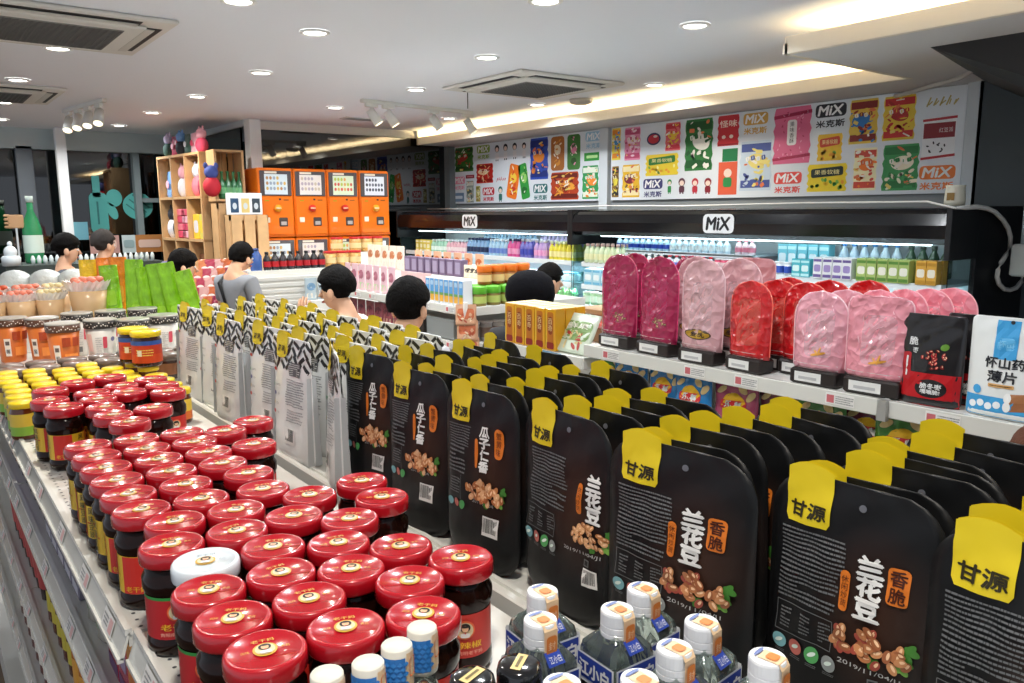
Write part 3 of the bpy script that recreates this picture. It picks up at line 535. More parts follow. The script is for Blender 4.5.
row('dark_green_bottle', 'dark green glass bottle', 'bottle', 'near fridge top shelf back', (4.62,), 2.28, 2.0, 1.5, .065, BT('40604a', '50605a', .18, .03, '6a7a70'), G)  # back row of dark green glass
W2 = 'near fridge second shelf'
row('light_blue_pack', 'pale blue dairy pack', 'carton', W2, (4.4, 4.5), 4.74, 4.3, 1.302, .1, BT('b4e0f0', '6ab8dc', .13, .045, 'e8f4f8', style='box'), G)
row('white_cap_bottle', 'milk bottle with a broad white cap', 'bottle', W2, (4.37,), 2.6, 1.98, 1.302, .075, BT('e8e8e4', 'd8dcdc', .15, .034, 'd8d0c0'), G)
W3 = 'near fridge third shelf'
row('pale_green_pot', 'pale green dairy pot', 'cup', W3, (4.37,), 4.74, 4.36, 1.147, .08, BT('a0cca0', 'e0f0e4', .1, .036, 'd8ecd8', style='cup'), G)
# ============================================================ CAPSULE MACHINES
om = mat('ec7410', .35, coat=.3); odk = mat('c85c0a', .4)
def capsule_machine(up):
    t = thing('capsule_machine', '', 'vending machine', group='orange capsule machines'); w, h, dp = .345, .66, .40
    b = MB(); b.box((0, dp/2, h/2), (w, dp, h), om, .012)
    b.box((0, -.004, h*.31), (w*.93, .02, h*.56), om, .008); b.box((0, -.002, .012), (w*.98, .02, .02), odk); b.build('housing', t)
    g = MB(); g.box((0, -.003, h*.78), (w*.9, .012, h*.36), mat('5a5456', .12, coat=.6), .004); g.build('display_window', t)
    p = MB(); f = planeY(0, -.0105, h*.78); col = ['d8e4e8', 'e8e0d8', 'dce8c8', 'e4e8f0'][up[0]]
    p.shape(f, .0, -.01, w*.66, h*.29, mat(col, .4), 1); p.shape(f, -.05, h*.155, w*.35, h*.03, mat('e8dcc8'), 1)
    rnd = random.Random(up[0]+3)
    for i in range(16):
        gx = (i % 6-2.5)*w*.1; gy = (i//6-1)*h*.075
        p.shape(f, gx, gy, w*.075, h*.05, mat(rnd.choice([['d8b060', 'b8885a', '9aa8b8'], ['b8a8b0', 'c8b8a0', 'a8a0b0'], ['b8c850', 'e0a860', 'd86050'], ['404048', '505868', '6a7080']][up[0]])), 2, 'ell', nv=8)
    p.build('product_card', t)
    kn = MB(); kn.tube([(0, -.012, h*.42), (0, -.045, h*.42)], .034, mat(['f0a020', 'd83020', 'd83020', 'f0a020'][up[0]], .3), 18); kn.box((0, -.05, h*.42), (.05, .012, .012), mat('f4d8b0'), .003); kn.build('turning_knob', t)
    s = MB(); s.box((.055, -.016, h*.22), (.085, .012, .085), mat('4a4240', .3), .006); s.box((.055, -.023, h*.2), (.055, .006, .035), mat('b8b0ac', .4), .003); s.build('prize_flap', t)
    c = MB(); c.box((-.105, -.016, h*.25), (.05, .006, .05), mat('f4e4d0', .5), .003); c.box((.03, -.016, h*.55), (.02, .006, .016), mat('2a2422')); c.box((.09, -.016, h*.54), (.05, .004, .01), mat('8a4a1a')); c.box((-.1, -.016, h*.53), (.04, .004, .01), mat('a8a020')); c.build('coin_slot', t)
    return t
for i in range(4):
    for lv, z in (('upper', 1.655), ('lower', .99)):
        k = capsule_machine((i,)); x = 2.94+i*.352
        k.location = (x, 7.58-.0*i, z); k.rotation_euler.z = 0
        k['label'] = '%s orange capsule machine, %s of four along the dark glass wall' % (lv, ['leftmost', 'second from left', 'third from left', 'rightmost'][i])
f = MB().bx(2.76, 4.2, 7.62, 7.98, 0, .985, mat('3a3a40')); f.bx(2.76, 4.2, 7.6, 7.62, .94, .985, METALW); tag(f.build('machine_stand'), 'dark stand carrying the orange capsule machines', 'stand')
# ============================================================ WOODEN CUBE SHELF AND CRATES
wd1 = mat('d0a878', .55, vary=.1, scale=8); wd2 = mat('b8854e', .6)
A = Vector((2.25, 9.1)); B2 = Vector((2.36, 8.02)); dv = B2-A; L = dv.length; ang = math.atan2(dv.y, dv.x)
t = thing('cube_shelf', 'tall wooden cube shelf of toys and gifts by the shop window', 'shelf', (A.x, A.y, 0), ang)
m = MB()
for i in range(4): m.bx(i*L/3-.012, i*L/3+.012, 0, .24, .35, 2.46, wd1)
for j in range(6): m.bx(-.012, L+.012, 0, .24, .35+j*.42, .374+j*.42, wd1)
m.build('frame', t); MB().bx(0, L, .23, .25, .35, 2.46, wd2).build('back_board', t)
def gift(kind, col, col2):
    m = MB(); rnd = random.Random(hash((kind, col)) % 999)
    if kind == 'box': m.box((0, 0, .09), (.12, .1, .18), mat(col, .5), .004); m.shape(planeY(0, -.05, .09), 0, 0, .09, .09, mat(col2), 1, 'rr')
    elif kind == 'stack':
        for i in range(4): m.box((rnd.uniform(-.01, .01), 0, .03+i*.055), (.2, .12, .05), mat(col if i % 2 else col2, .5), .004)
    elif kind == 'doll': m.ell((0, 0, .07), (.07, .06, .08), mat(col, .7)); m.ell((0, 0, .18), (.055, .05, .055), mat(col2, .7)); m.ell((-.04, 0, .23), (.018, .01, .025), mat(col2)); m.ell((.04, 0, .23), (.018, .01, .025), mat(col2))
    elif kind == 'bag': pouch(m, .15, .2, .06, mat(col, .35)); m.shape(planeY(0, -.034, .1), 0, 0, .07, .06, mat(col2), 1, 'ell')
    elif kind == 'bottle': m.lathe([(.035, 0), (.038, .02), (.038, .14), (.012, .19), (.012, .24), (.016, .245), (.016, .26)], mat(col, .15, coat=.5), 14); m.lathe([(.039, .05), (.039, .11)], mat(col2), 14, capb=False, capt=False)
    elif kind == 'letters': m.text(lambda u, v, d: (u, -d, v), 'TT', 0, .13, .22, mat(col), bold=.06); m.text(lambda u, v, d: (u, .03-d, v), 'TT', 0, .13, .22, mat(col), bold=.06)
    return m
GIFT = {'box': 'gift box', 'stack': 'stack of boxed sweets', 'doll': 'soft toy', 'bag': 'gift bag', 'bottle': 'bottle', 'letters': 'letters'}
CN = {'e8e8f0': 'white', 'e05070': 'red', 'f0d040': 'yellow', 'f08090': 'pink', '8a5a40': 'brown', '40a060': 'green', '7aa8e0': 'blue', 'e88a40': 'orange', 'f4b8c8': 'pale pink', '3a5a50': 'dark teal', '303038': 'black', 'b03a58': 'crimson', 'c8c0e0': 'lilac', 'd8d060': 'lime'}
cells = [[('bag', '7aa8e0', 'f4b8c8'), ('bag', 'f4b8c8', 'e8e8f0'), ('doll', 'e8e8f0', 'f4b8c8'), ('bag', 'f08090', 'e8e8f0'), ('doll', 'f08090', 'e8e8f0'), ('doll', 'b03a58', 'e05070')],
         [('doll', 'e8e8f0', '303038'), ('doll', '303038', 'e8e8f0'), ('stack', 'f08090', 'e05070'), ('stack', 'e05070', 'f4b8c8'), ('box', 'f0d040', 'e8e8f0'), ('box', 'd8d060', 'f0d040')],
         [('bag', '8a5a40', 'f0d040'), ('bag', 'e88a40', 'e8e8f0'), ('bag', 'd8d060', '303038'), ('doll', '8a5a40', 'e8e8f0'), ('bag', '8a5a40', 'e88a40'), ('doll', 'e8e8f0', '8a5a40')],
         [('bag', 'e88a40', 'f08090'), ('bag', 'f08090', 'e05070'), ('box', 'e05070', 'e8e8f0'), ('box', 'b03a58', 'f4b8c8'), ('bag', 'f08090', 'f0d040'), ('bag', 'e05070', 'e8e8f0')]]
ca, sa = math.cos(ang), math.sin(ang)
def on_shelf(a, b, z): return (A.x+a*ca-b*sa, A.y+a*sa+b*ca, z)
for r, rowc in enumerate(cells):
    for c, (k, a, b) in enumerate(rowc):
        o = gift(k, a, b).build(GIFT[k].split()[-1] if k != 'stack' else 'sweet_boxes'); o.location = on_shelf((c//2+.27+.42*(c % 2))*L/3, .09, 2.056-.42*r); o.rotation_euler.z = ang; o.scale = (1.15, 1.0, 1.35)
        tag(o, '%s %s in the wooden cube shelf, %s row, %s cubby, %s side' % (CN[a], GIFT[k], ORD[r], ['left', 'middle', 'right'][c//2], 'left' if c % 2 == 0 else 'right'), 'gift', 'goods in the cube shelf')
for i, (k, a, b) in enumerate([('doll', '3a5a50', 'c8c0e0'), ('bag', 'b03a58', 'f4b8c8'), ('doll', '303038', '7aa8e0'), ('bag', '3a5a50', 'e8e8f0'), ('bag', 'f4b8c8', 'e05070'), ('doll', 'e05070', 'f4b8c8')]):
    o = gift(k, a, b).build('gift_topper'); o.location = on_shelf(.10+i*.17, .10, 2.475); o.rotation_euler.z = ang; tag(o, '%s %s on top of the wooden cube shelf, %s from the left' % (CN[a], GIFT[k], ORD[i]), 'gift', 'goods on the cube shelf top')
def crate(x, y, z, w, d, h, label, solid=False):
    t = thing('wooden_crate', label, 'crate', (x, y, z)); n = 3 if not solid else 4; m = MB()
    m.bx(0, w, 0, .02, h-.05, h, wd1); m.bx(0, w, 0, .02, 0, .05, wd1); m.bx(0, .02, 0, d, 0, h, wd1); m.bx(w-.02, w, 0, d, 0, h, wd1); m.bx(0, w, 0, d, 0, .015, wd1); m.bx(0, w, d-.015, d, 0, h, wd2); m.build('frame', t)
    s = MB(); q = w/n
    for i in range(n): s.bx(i*q+.012, (i+1)*q-.012, -.014, .002, .0, h, wd1, .002)
    s.build('slats', t); return t
crate(2.42, 7.40, .9, .36, .15, .97, 'front slatted wooden crate left of the orange machines')
crate(2.42, 7.74, 0, .26, .2, 1.98, 'tall slatted wooden stand behind the white picture box')
m = MB(); m.bx(2.42, 2.7, 7.74, 7.98, 2.46, 2.48, wd1); m.bx(2.42, 2.7, 7.74, 7.98, 2.0, 2.02, wd1); m.bx(2.42, 2.44, 7.74, 7.98, 2.02, 2.46, wd1); m.bx(2.68, 2.7, 7.74, 7.98, 2.02, 2.46, wd1)
for i in range(4): m.bx(2.445+i*.06, 2.49+i*.06, 7.965, 7.98, 2.02, 2.46, wd2)
tag(m.build('open_crate'), 'open wooden crate with green bottles at the right end of the cube shelf', 'crate')
for i in range(4): tag(gift('bottle', '2f7a4a', '7ac08a').build('soju_bottle'), 'green glass bottle in the open crate, %s from the left' % ORD[i], 'bottle', 'green bottles on the crate').location = (2.50+i*.055, 7.80, 2.021)
t = thing('picture_box', 'white box with picture panels standing on the front wooden crate', 'box', (2.59, 7.48, 1.872)); m = MB(); m.box((0, 0, .1), (.32, .06, .2), mat('eceeee', .4), .004); m.build('box', t)
m = MB(); f = planeY(0, -.0305, .1)
for q, c in ((-.1, '2a4a6a'), (.0, 'd8c078'), (.1, '34404a')): m.shape(f, q, -.015, .075, .13, mat(c, .4), 1); m.shape(f, q, -.02, .04, .06, mat('c8d0d4'), 2, 'ell')
m.build('picture_panels', t)
o = gift('doll', 'c82838', '4858a0').build('hanging_toy'); o.location = (2.38, 7.72, 2.05); o.scale = (1.2,)*3; tag(o, 'red and blue soft toy hanging off the cube shelf corner', 'toy')
rt = mat('f0c8b8'); f = MB().bx(1.79, 2.39, 7.0, 7.45, .0, 1.028, mat('caa27a', .6)); f.bx(1.77, 2.41, 6.98, 7.0, .98, 1.028, METALW); tag(f.build('sweet_counter'), 'low wooden counter heaped with bagged sweets below the cube shelf', 'counter')
SW = ['c87a50', 'a83a50', 'c89a94', 'b86038', '8a2a44', '8f84a8', 'c0a898', 'a83860', 'b88a58']
ks = {}
for i in range(40):
    c = SW[i % 9]
    if c not in ks: m = MB(); pouch(m, .11, .15, .05, mat(c, .2, coat=.4)); m.shape(planeY(0, -.028, .07), 0, 0, .06, .04, mat('f8f0e8'), 1, 'ell'); ks[c] = Kind(tag(m.build('sweet_bag'), '', 'sweet bag', 'bagged sweets under the cube shelf'))
    cc, rr = i % 8, i//8
    ks[c].put((1.83+cc*.074+random.uniform(-.01,.01), 7.03+rr*.075, 1.03+rr*.075), random.uniform(-.15, .15), 'small bag of sweets under the cube shelf, %s tier up, %s from the left' % (ORD[rr], ORD[cc]), 'bagged sweets under the cube shelf')
f = MB()
for r in range(1, 5): f.bx(1.79, 2.39, 7.0+r*.075, 7.02+r*.075+.06, 1.03, 1.028+r*.075, METALW)
tag(f.build('tiered_rack'), 'white tiered rack behind the bagged sweets', 'rack')
# counter by the shop window: dark display with white knobs, big green bottle
f = MB(); f.bx(.75, 2.1, 8.6, 9.2, 0, 1.42, mat('4a5654', .5), .01); f.bx(.75, 2.1, 8.55, 8.6, 1.2, 1.42, mat('38423f', .5))
tag(f.build('service_counter'), 'dark counter in front of the shop window behind the shoppers', 'counter')
kk = None
for i in range(22):
    if kk is None: kk = Kind(tag(MB().lathe([(.014, 0), (.02, .05), (.012, .075), (.006, .085)], mat('d8e4e4', .4), 10).build('white_cone'), '', 'ornament', 'white cones on the dark counter'))
    kk.put((.98+i*.05, 8.66, 1.42), 0, 'small white cone on the dark counter, %s from the left' % ORD[i], 'white cones on the dark counter')
t = thing('giant_bottle', 'large green glass display bottle with white label on the dark counter', 'bottle', (1.03, 8.95, 1.42))
MB().lathe([(.075, 0), (.085, .02), (.085, .32), (.06, .42), (.028, .5), (.028, .58)], mat('2f8f5a', .15, coat=.5), 20).build('bottle_body', t)
MB().lathe([(.0865, .1), (.0865, .27)], mat('d8e8dc', .5), 20, capb=False, capt=False).build('label', t); MB().lathe([(.033, .58), (.033, .64)], mat('c8d8d0', .3), 16).build('cap', t)
t = thing('paper_hand', 'brown cut-out hand shape beside the large green bottle', 'decoration', (.90, 8.93, 1.42)); m = MB(); m.box((0, 0, .4), (.13, .02, .13), mat('c49a72', .6), .02)
for i in range(4): m.box((-.07, 0, .35+i*.035), (.05, .02, .026), mat('c49a72', .6), .008)
m.box((0, .0, .17), (.016, .01, .34), fr); m.build('hand_shape', t)
f = MB(); f.ell((0, 0, .1), (.09, .08, .1), mat('dfe8ea', .4)); f.ell((0, 0, .22), (.035, .03, .04), mat('dfe8ea', .4)); f.lathe([(.12, -.1), (.13, .02), (.1, .05)], mat('d4dde0', .4), 16); o = f.build('white_ornament'); o.scale = (.62,)*3; o.location = (.80, 8.6, 1.482); tag(o, 'rounded white ornament at the left edge on the dark counter', 'ornament')
f = MB(); f.shape(planeY(1.35, 8.54, 1.31), 0, 0, .16, .09, mat('c8d4d4'), 1); tag(f.build('counter_sign'), 'small pale sign on the front of the dark counter', 'sign')
# ============================================================ NEAR GONDOLA (jars on the left side, pouches on the raised ledge)
shelfw = mat('e4e4de', .35, coat=.2); railc = mat('dcdcd4', .15, coat=.6); dkslot = mat('26282a', .6)
TOPZ = 1.38
def gondola(name, y0, y1, label, levels, x0=.155, xs=.56, x2=1.02):
    t = thing(name, label, 'shelving', (x0, y0, 0)); L = y1-y0; w = xs-x0; W = x2-x0
    m = MB(); m.bx(w, w+.05, 0, L, 0, 1.33, mat('d8d8d2', .4)); m.bx(.0, W, 0, L, 0, .14, mat('c8c8c2', .4))
    for yy in (0.0, L-.03): m.bx(w-.004, w+.054, yy, yy+.03, 0, 1.36, METALW)
    m.build('spine', t)
    g = MB()
    for i in range(int(L/.055)): g.bx(w+.002, w+.006, .03+i*.055, .034+i*.055, 1.33, 1.365, METALW)
    g.bx(w+.001, w+.007, 0, L, 1.345, 1.351, METALW); g.bx(w+.006, w+.035, 0, L, 1.325, 1.331, dkslot); g.build('wire_divider', t)
    for i, z in enumerate(levels):
        s = MB(); s.bx(.012, w, .002, L-.002, z-.018, z, shelfw)
        s.build('shelf_deck', t)
        if i == 0:
            h = MB(); f = lambda u, v, d, z=z: (u, v, z+d)
            for q in range(int(L/.02)):
                for a in (.028, .043): h.shape(f, a, .01+q*.02, .005, .005, mat('55565a'), 1, 'ell', nv=5)
            o = h.build('perforations', t); o['kind'] = 'stuff'
        r = MB(); r.add([(.014, 0, z+.002), (.010, 0, z-.002), (.000, 0, z-.030), (.004, 0, z-.032), (.014, L, z+.002), (.010, L, z-.002), (.000, L, z-.030), (.004, L, z-.032)],
                        [(0,4,5,1),(1,5,6,2),(2,6,7,3),(0,3,7,4),(0,1,2,3),(4,7,6,5)], railc); r.bx(-.003, .004, 0, L, z-.035, z-.029, METALW); r.bx(.008, .016, 0, L, z-.002, z+.006, METALW)
        ro = r.build('price_rail', t)
        fn = lambda u, v, d, z=z: (.004+v*.36-d, u, z-.016+v); rnd = random.Random(int(z*100)); yy = .08
        while yy < L-.06:
            p = MB(); p.shape(fn, yy, 0, .055, .022, mat('e4e0da', .4), 2); p.shape(fn, yy-.015, .0, .016, .016, mat('d8a8a4', .4), 3); micro(p, fn, yy-.002, yy+.024, -.007, .007, mat('8a8a8a'), 3, 4, 3)
            p.build('price_tag', ro); yy += rnd.uniform(.13, .3)
    b = MB(); b.bx(w+.04, W, .002, L-.002, 1.345, 1.362, shelfw); b.bx(w+.036, w+.05, 0, L, 1.335, 1.374, METALW, .003); b.bx(w+.062, w+.07, 0, L, 1.355, 1.368, METALW); b.build('ledge_deck', t)
    return t
gondola('gondola_shelving', -.25, .985, 'nearest white shelving bay with liquor bottles and the closest chilli jars', (1.38, 1.205, .92, .62), .168)
gondola('gondola_shelving', .99, 2.3, 'white shelving bay carrying the far rows of red-lidded jars', (1.38, 1.205, .92, .62), .160)
gondola('gondola_shelving', 2.305, 4.3, 'farthest white shelving bay with snack cups and green pouches', (1.38, 1.205, .92, .62), .16)
# ---- chilli jars
glass_d = mat('1c0a06', .14, vary=.35, scale=60, ior=1.33); lidred = mat('b41220', .24, coat=.7); gold = mat('d8a83a', .35); cream = mat('dccaa0', .4); blackm = mat('1c1414', .4)
def woman_emblem(mb, fn, cx, cy, s, lay=2, rim=gold):
    mb.shape(fn, cx, cy, s, s*1.05, rim, lay, 'ell'); mb.shape(fn, cx, cy, s*.82, s*.86, cream, lay+1, 'ell')
    mb.shape(fn, cx, cy+s*.15, s*.52, s*.48, blackm, lay+2, 'ell'); mb.shape(fn, cx, cy+s*.1, s*.32, s*.36, mat('e8b890'), lay+3, 'ell'); mb.shape(fn, cx, cy+s*.22, s*.34, s*.12, blackm, lay+4, 'ell')
    mb.shape(fn, cx, cy-s*.26, s*.44, s*.24, mat('e8e6e4'), lay+3, 'rr'); mb.shape(fn, cx, cy-s*.13, s*.1, s*.12, mat('c83030'), lay+4, 'tri', PI)
def chilli_jar(kind):
    t = thing('chilli_sauce_jar', '', 'sauce jar', group='red-lidded chilli sauce jars'); n = 28
    m = MB(); m.lathe([(.027, 0), (.0315, .003), (.0335, .010), (.0335, .018), (.032, .022), (.032, .074), (.0345, .080), (.0345, .092), (.031, .098), (.0305, .108)], glass_d, n); m.build('glass_jar', t)
    lc = lidred if kind != 'white' else mat('dfe8ee', .2, coat=.6)
    l = MB(); l.lathe([(.0335, .107), (.0355, .108), (.0362, .110), (.0362, .1195), (.0355, .1235), (.0335, .1255), (.0312, .1255), (.0300, .1240)], lc, n)
    lid = l.build('lid', t); e = MB(); fn = lambda u, v, d: (u, v, .1242+d)
    woman_emblem(e, fn, 0, 0, .021)
    gt = gold if kind != 'white' else mat('a0a8b0')
    e.text(fn, '老干妈', -.0005, .0155, .0052, gt, 2, .02, bold=.03); e.text(fn, '风味', -.017, 0, .0042, gt, 2, .0075, rot=.1); e.text(fn, '食品', .017, 0, .0042, gt, 2, .0075, rot=-.1)
    e.build('lid_emblem', lid)
    b = MB(); fn = cyl(.0322, 0, .048); base = {'a': 'c2281e', 'b': 'e0b52a', 'c': 'b81c22', 'white': 'e8e4dc'}[kind]
    b.lathe([(.0325, .023), (.0325, .073)], mat(base, .4), n, capb=False, capt=False); fo = lambda u, v, d: fn(u, v, d+.0006)
    if kind in 'ac':
        if kind == 'c': b.lathe([(.0327, .070), (.0327, .0735)], mat('2f8a3a', .4), n, capb=False, capt=False)
        for q in (0, .1):
            f2 = lambda u, v, d, q=q: fo(u+q, v, d); woman_emblem(b, f2, 0, .008, .021, 2, mat('e86a3a'))
            b.text(f2, '老干妈' if kind == 'c' else '油辣椒', 0, -.0095, .008, mat('f0c030'), 3, .036, bold=.03); b.text(f2, '贵阳南明老干妈', 0, -.0185, .0045, mat('f4b8a0'), 3, .038)
    elif kind == 'b':
        for q in (0, .067, .134): 
            f2 = lambda u, v, d, q=q: fo(u+q, v, d); b.shape(f2, .0, 0, .034, .049, mat('cc2a1c', .4), 1, nu=6); b.text(f2, '风味豆豉', .033, 0, .0105, mat('2a3a1c'), 3, .0095, vert=True, bold=.03)
            b.text(f2, '老干妈', 0, -.018, .0075, mat('f0c030'), 3, .026, bold=.03); b.shape(f2, .033, -.001, .018, .002, mat('c23a1e'), 2)
    else:
        woman_emblem(b, fo, 0, .004, .024, 2); b.shape(fo, 0, -.02, .06, .006, mat('c83a2a'), 2, nu=8)
    b.build('label', t); return t
JK = {k: Kind(chilli_jar(k)) for k in 'abc'}; JK['white'] = Kind(chilli_jar('white'))
JARS = [(.213,1.432),(.213,1.359),(.213,1.286),(.213,1.213),(.213,1.14),(.213,1.067),(.236,.998),(.214,.928),(.231,.857),(.286,1.425),(.286,1.352),(.286,1.279),(.286,1.206),(.286,1.133),(.286,1.06),(.309,.99),(.287,.921),
 (.358,1.416),(.358,1.343),(.359,1.27),(.358,1.197),(.421,1.38),(.484,1.418),(.432,1.268),(.373,1.126),(.365,1.046),(.303,1.553),(.29,1.629),(.291,1.709),(.294,1.794),(.295,1.867),(.364,1.64),(.359,1.827),(.427,1.778),(.226,1.762),(.213,1.843),
 (.228,1.951),(.29,2.005),(.36,2.024),(.434,1.856),(.406,.983),(.488,.991),(.479,.915),(.36,.925),(.411,.872),(.368,.813),(.42,.76),(.304,.849),(.349,.742),(.286,.779),(.384,.678),(.456,.691),(.286,.706),(.359,.61),(.29,.633),(.217,.64),(.213,.786),(.213,.713),(.36,1.905),(.43,1.94)]
JARS.sort(key=lambda p: p[1])
rows = {}
for i, (x, y) in enumerate(JARS): rows.setdefault(0 if x < .25 else 1 if x < .325 else 2 if x < .398 else 3, []).append((x, y))
side = ['beside the price rail', 'in second file from the rail', 'in third file from the rail', 'beside the pouch ledge']
for c in rows:
    for i, (x, y) in enumerate(rows[c]):
        wht = (x, y) == (.231, .857)
        k = 'white' if wht else ('b' if (c == 0 and y > .94) or (y > 1.5 and x < .3) else 'c' if (y > .74 and y < 1.05) or (i % 3 == 2) else 'a')
        lab = 'white-lidded chilli sauce jar standing among the red lids' if wht else 'red-lidded chilli jar %s, %s from the near end' % (side[c], ORD[i])
        face = math.atan2(-y, -x)+PI/2 + (random.uniform(-.5, .5))
        JK[k].put((x, y, TOPZ+.0005), face, lab, 'red-lidded chilli sauce jars' if not wht else None)
# ---- yellow-lidded jars
def yellow_jar(wide, lab='8ab83a'):
    t = thing('yellow_lid_jar', '', 'sauce jar'); r = .027 if not wide else .034; h = .085
    MB().lathe([(r*.9, 0), (r, .005), (r, h*.7), (r*.9, h*.82), (r*.85, h*.9)], mat('5a2a10' if not wide else '3a1414', .1, coat=.6), 24).build('glass_jar', t)
    l = MB(); l.lathe([(r*.98, h*.84), (r*1.03, h*.86), (r*1.03, h*.97), (r*.95, h)], mat('e8c818', .3, coat=.4), 24); l.build('lid', t)
    b = MB(); b.lathe([(r*1.01, h*.12), (r*1.01, h*.36)], mat(lab, .4), 24, capb=False, capt=False); b.lathe([(r*1.01, h*.36), (r*1.01, h*.7)], mat('e0c040' if not wide else 'cc3a1c', .4), 24, capb=False, capt=False)
    if wide: b.lathe([(r*1.015, h*.62), (r*1.015, h*.74)], mat('3458a8', .4), 24, capb=False, capt=False); f = cyl(r*1.02, 0, h*.4); micro(b, f, -.02, .02, -.008, .01, mat('f0c860'), 3, 5, 1); b.shape(f, -.012, 0, .01, .014, mat('f4e8d0'), 3)
    b.build('label', t); return t
YK = [Kind(yellow_jar(False)), Kind(yellow_jar(False, 'd86a2a'))]; YW = Kind(yellow_jar(True, 'd84a1c'))
YJ = [(.183,2.06),(.185,2.13),(.19,2.20),(.191,2.27),(.25,2.12),(.252,2.19),(.252,2.26),(.315,2.08),(.315,2.15),(.315,2.22),(.378,2.13),(.378,2.20),(.378,2.27),(.44,2.0),(.44,2.07),(.44,2.14),(.44,2.21),(.50,1.98),(.50,2.05),(.50,2.12),(.50,2.19),(.185,2.34),(.185,2.41),(.25,2.33),(.25,2.40),(.315,2.29),(.315,2.36),(.378,2.34),(.378,2.41),(.255,2.47),(.19,2.48),(.514,2.335),(.500,2.42),(.44,2.29),(.43,2.37),(.32,2.43),(.385,2.48)]
for i, (x, y) in enumerate(YJ):
    yc = sorted(set(round(a, 1) for a, b in YJ)); ci = 0 if x < .22 else 1 if x < .28 else 2 if x < .35 else 3 if x < .41 else 4 if x < .47 else 5
    rk = sorted(b for a, b in YJ if (0 if a < .22 else 1 if a < .28 else 2 if a < .35 else 3 if a < .41 else 4 if a < .47 else 5) == ci).index(y)
    YK[0 if ci < 1 else i % 2].put((x, y, TOPZ+.001), -PI/6, 'small yellow-lidded jar behind the red lids, %s file from rail, %s back' % (ORD[ci], ORD[rk]), 'small yellow-lidded jars')
YW.put((.514, 2.335, 1.467), -.35, 'yellow-lidded jar with blue and orange label, front of the raised pair', 'raised yellow-lidded jars', 1.15); YW.put((.500, 2.42, 1.467), -.35, 'yellow-lidded jar half hidden behind the front one of the raised pair', 'raised yellow-lidded jars', 1.15)
dj = MB(); dj.lathe([(.036, 0), (.038, .004), (.038, .06), (.034, .066)], mat('3a241a', .2, coat=.5), 20); dj.lathe([(.039, .058), (.040, .075), (.036, .078)], mat('6a5a50', .3, coat=.5), 20); dj.lathe([(.0385, .015), (.0385, .05)], mat('8a5a3a', .4), 20, capb=False, capt=False)
DJ = Kind(tag(dj.build('dark_jar'), '', 'jar'))
for i in range(16): DJ.put((.21+(i % 8)*.082, 2.56+.085*(i//8), TOPZ+.001), 0, 'low dark-lidded jar between the yellow lids and floral cups, %s row, %s from the rail' % (ORD[i//8], ORD[i % 8]), 'low dark-lidded jars')
# ---- snack cups with floral lids
def snack_cup(body, ac):
    t = thing('snack_cup', '', 'snack cup'); h = .158; B = mat(body, .35, coat=.2)
    m = MB(); m.lathe([(.043, 0), (.045, .004), (.057, h*.86)], B, 32); m.build('cup', t)
    b = MB(); fn = cyl(.0555, 0, h*.45); k = lambda u, v, d: fn(u*(1+v*.9), v, d+.0018+v*.075)
    if body == 'd8722e':
        b.shape(k, -.02, -.015, .022, .062, mat('f0e0cc'), 1, nu=3); barcode(b, k, -.02, -.03, .016, .02); b.shape(k, -.02, .0, .014, .014, mat('6a5a50'), 3)
        b.shape(k, .012, .025, .026, .03, mat('a8401c'), 2); b.shape(k, .045, .025, .026, .03, mat('a8401c'), 2); b.shape(k, .03, -.03, .05, .03, mat('f09040'), 2)
    else:
        b.shape(k, .022, .01, .014, .04, mat('c84858'), 2, 'rr'); b.shape(k, -.03, .01, .018, .06, mat('e0c0b8'), 2, nu=2); b.shape(k, -.01, -.045, .035, .02, mat('6a6a68'), 2, nu=3); micro(b, k, -.01, .012, -.03, .03, mat('b8b4b0'), 8, 3, 2); b.shape(k, .05, .02, .016, .016, mat('7a78a0'), 2, 'ell')
    b.build('cup_print', t)
    l = MB(); pat = mat('34302c' if ac else '5a3a28', .35); l.lathe([(.059, h*.81), (.0605, h*.82), (.0605, h*.965)], pat, 36); l.lathe([(.0605, h*.965), (.0615, h*.972), (.0615, h*.985), (.059, h), (.05, h*.99)], mat('a8a49a', .3, coat=.4), 36)
    f = cyl(.0605, 0, h*.89); rnd = random.Random(4)
    for i in range(52): l.shape(f, (i-26)*.0073, rnd.uniform(-.008, .008), .0045, .0045, mat('e8e0d4'), 1, 'ell', rnd.random()*3, nv=5)
    l.build('floral_lid', t); return t
CO = Kind(snack_cup('d8722e', 0)); CW = Kind(snack_cup('dcd8d0', 1))
for i, (k, x, y, l) in enumerate([(CO,.275,3.20,'orange snack cup with floral lid, farthest left at the photo edge'),(CO,.395,2.93,'orange snack cup with floral lid standing in front of the others'),(CO,.362,3.13,'orange snack cup with floral lid, half behind the front orange one'),(CW,.510,2.95,'white snack cup with floral lid and red mark, beside the front orange cup'),
    (CW,.480,3.20,'white snack cup peeping between the orange and white cups'),(CW,.600,2.89,'white snack cup with floral lid behind the raised yellow jars'),(CW,.590,3.20,'white snack cup in the rear row, second from the right'),(CW,.708,2.94,'white snack cup with floral lid, rightmost at the front near white pouches'),(CW,.70,3.20,'white snack cup in the rear row, rightmost')]):
    k.put((x, y, TOPZ+.001), -.2+random.uniform(-.2, .2), l, 'snack cups with floral lids', (.85, .85, .97))
f = MB(); f.bx(.17, .20, 3.0, 3.06, 1.381, 1.52, mat('e0b850')); f.bx(.17, .5, 3.05, 3.07, 1.381, 1.50, mat('e6c25a')); 
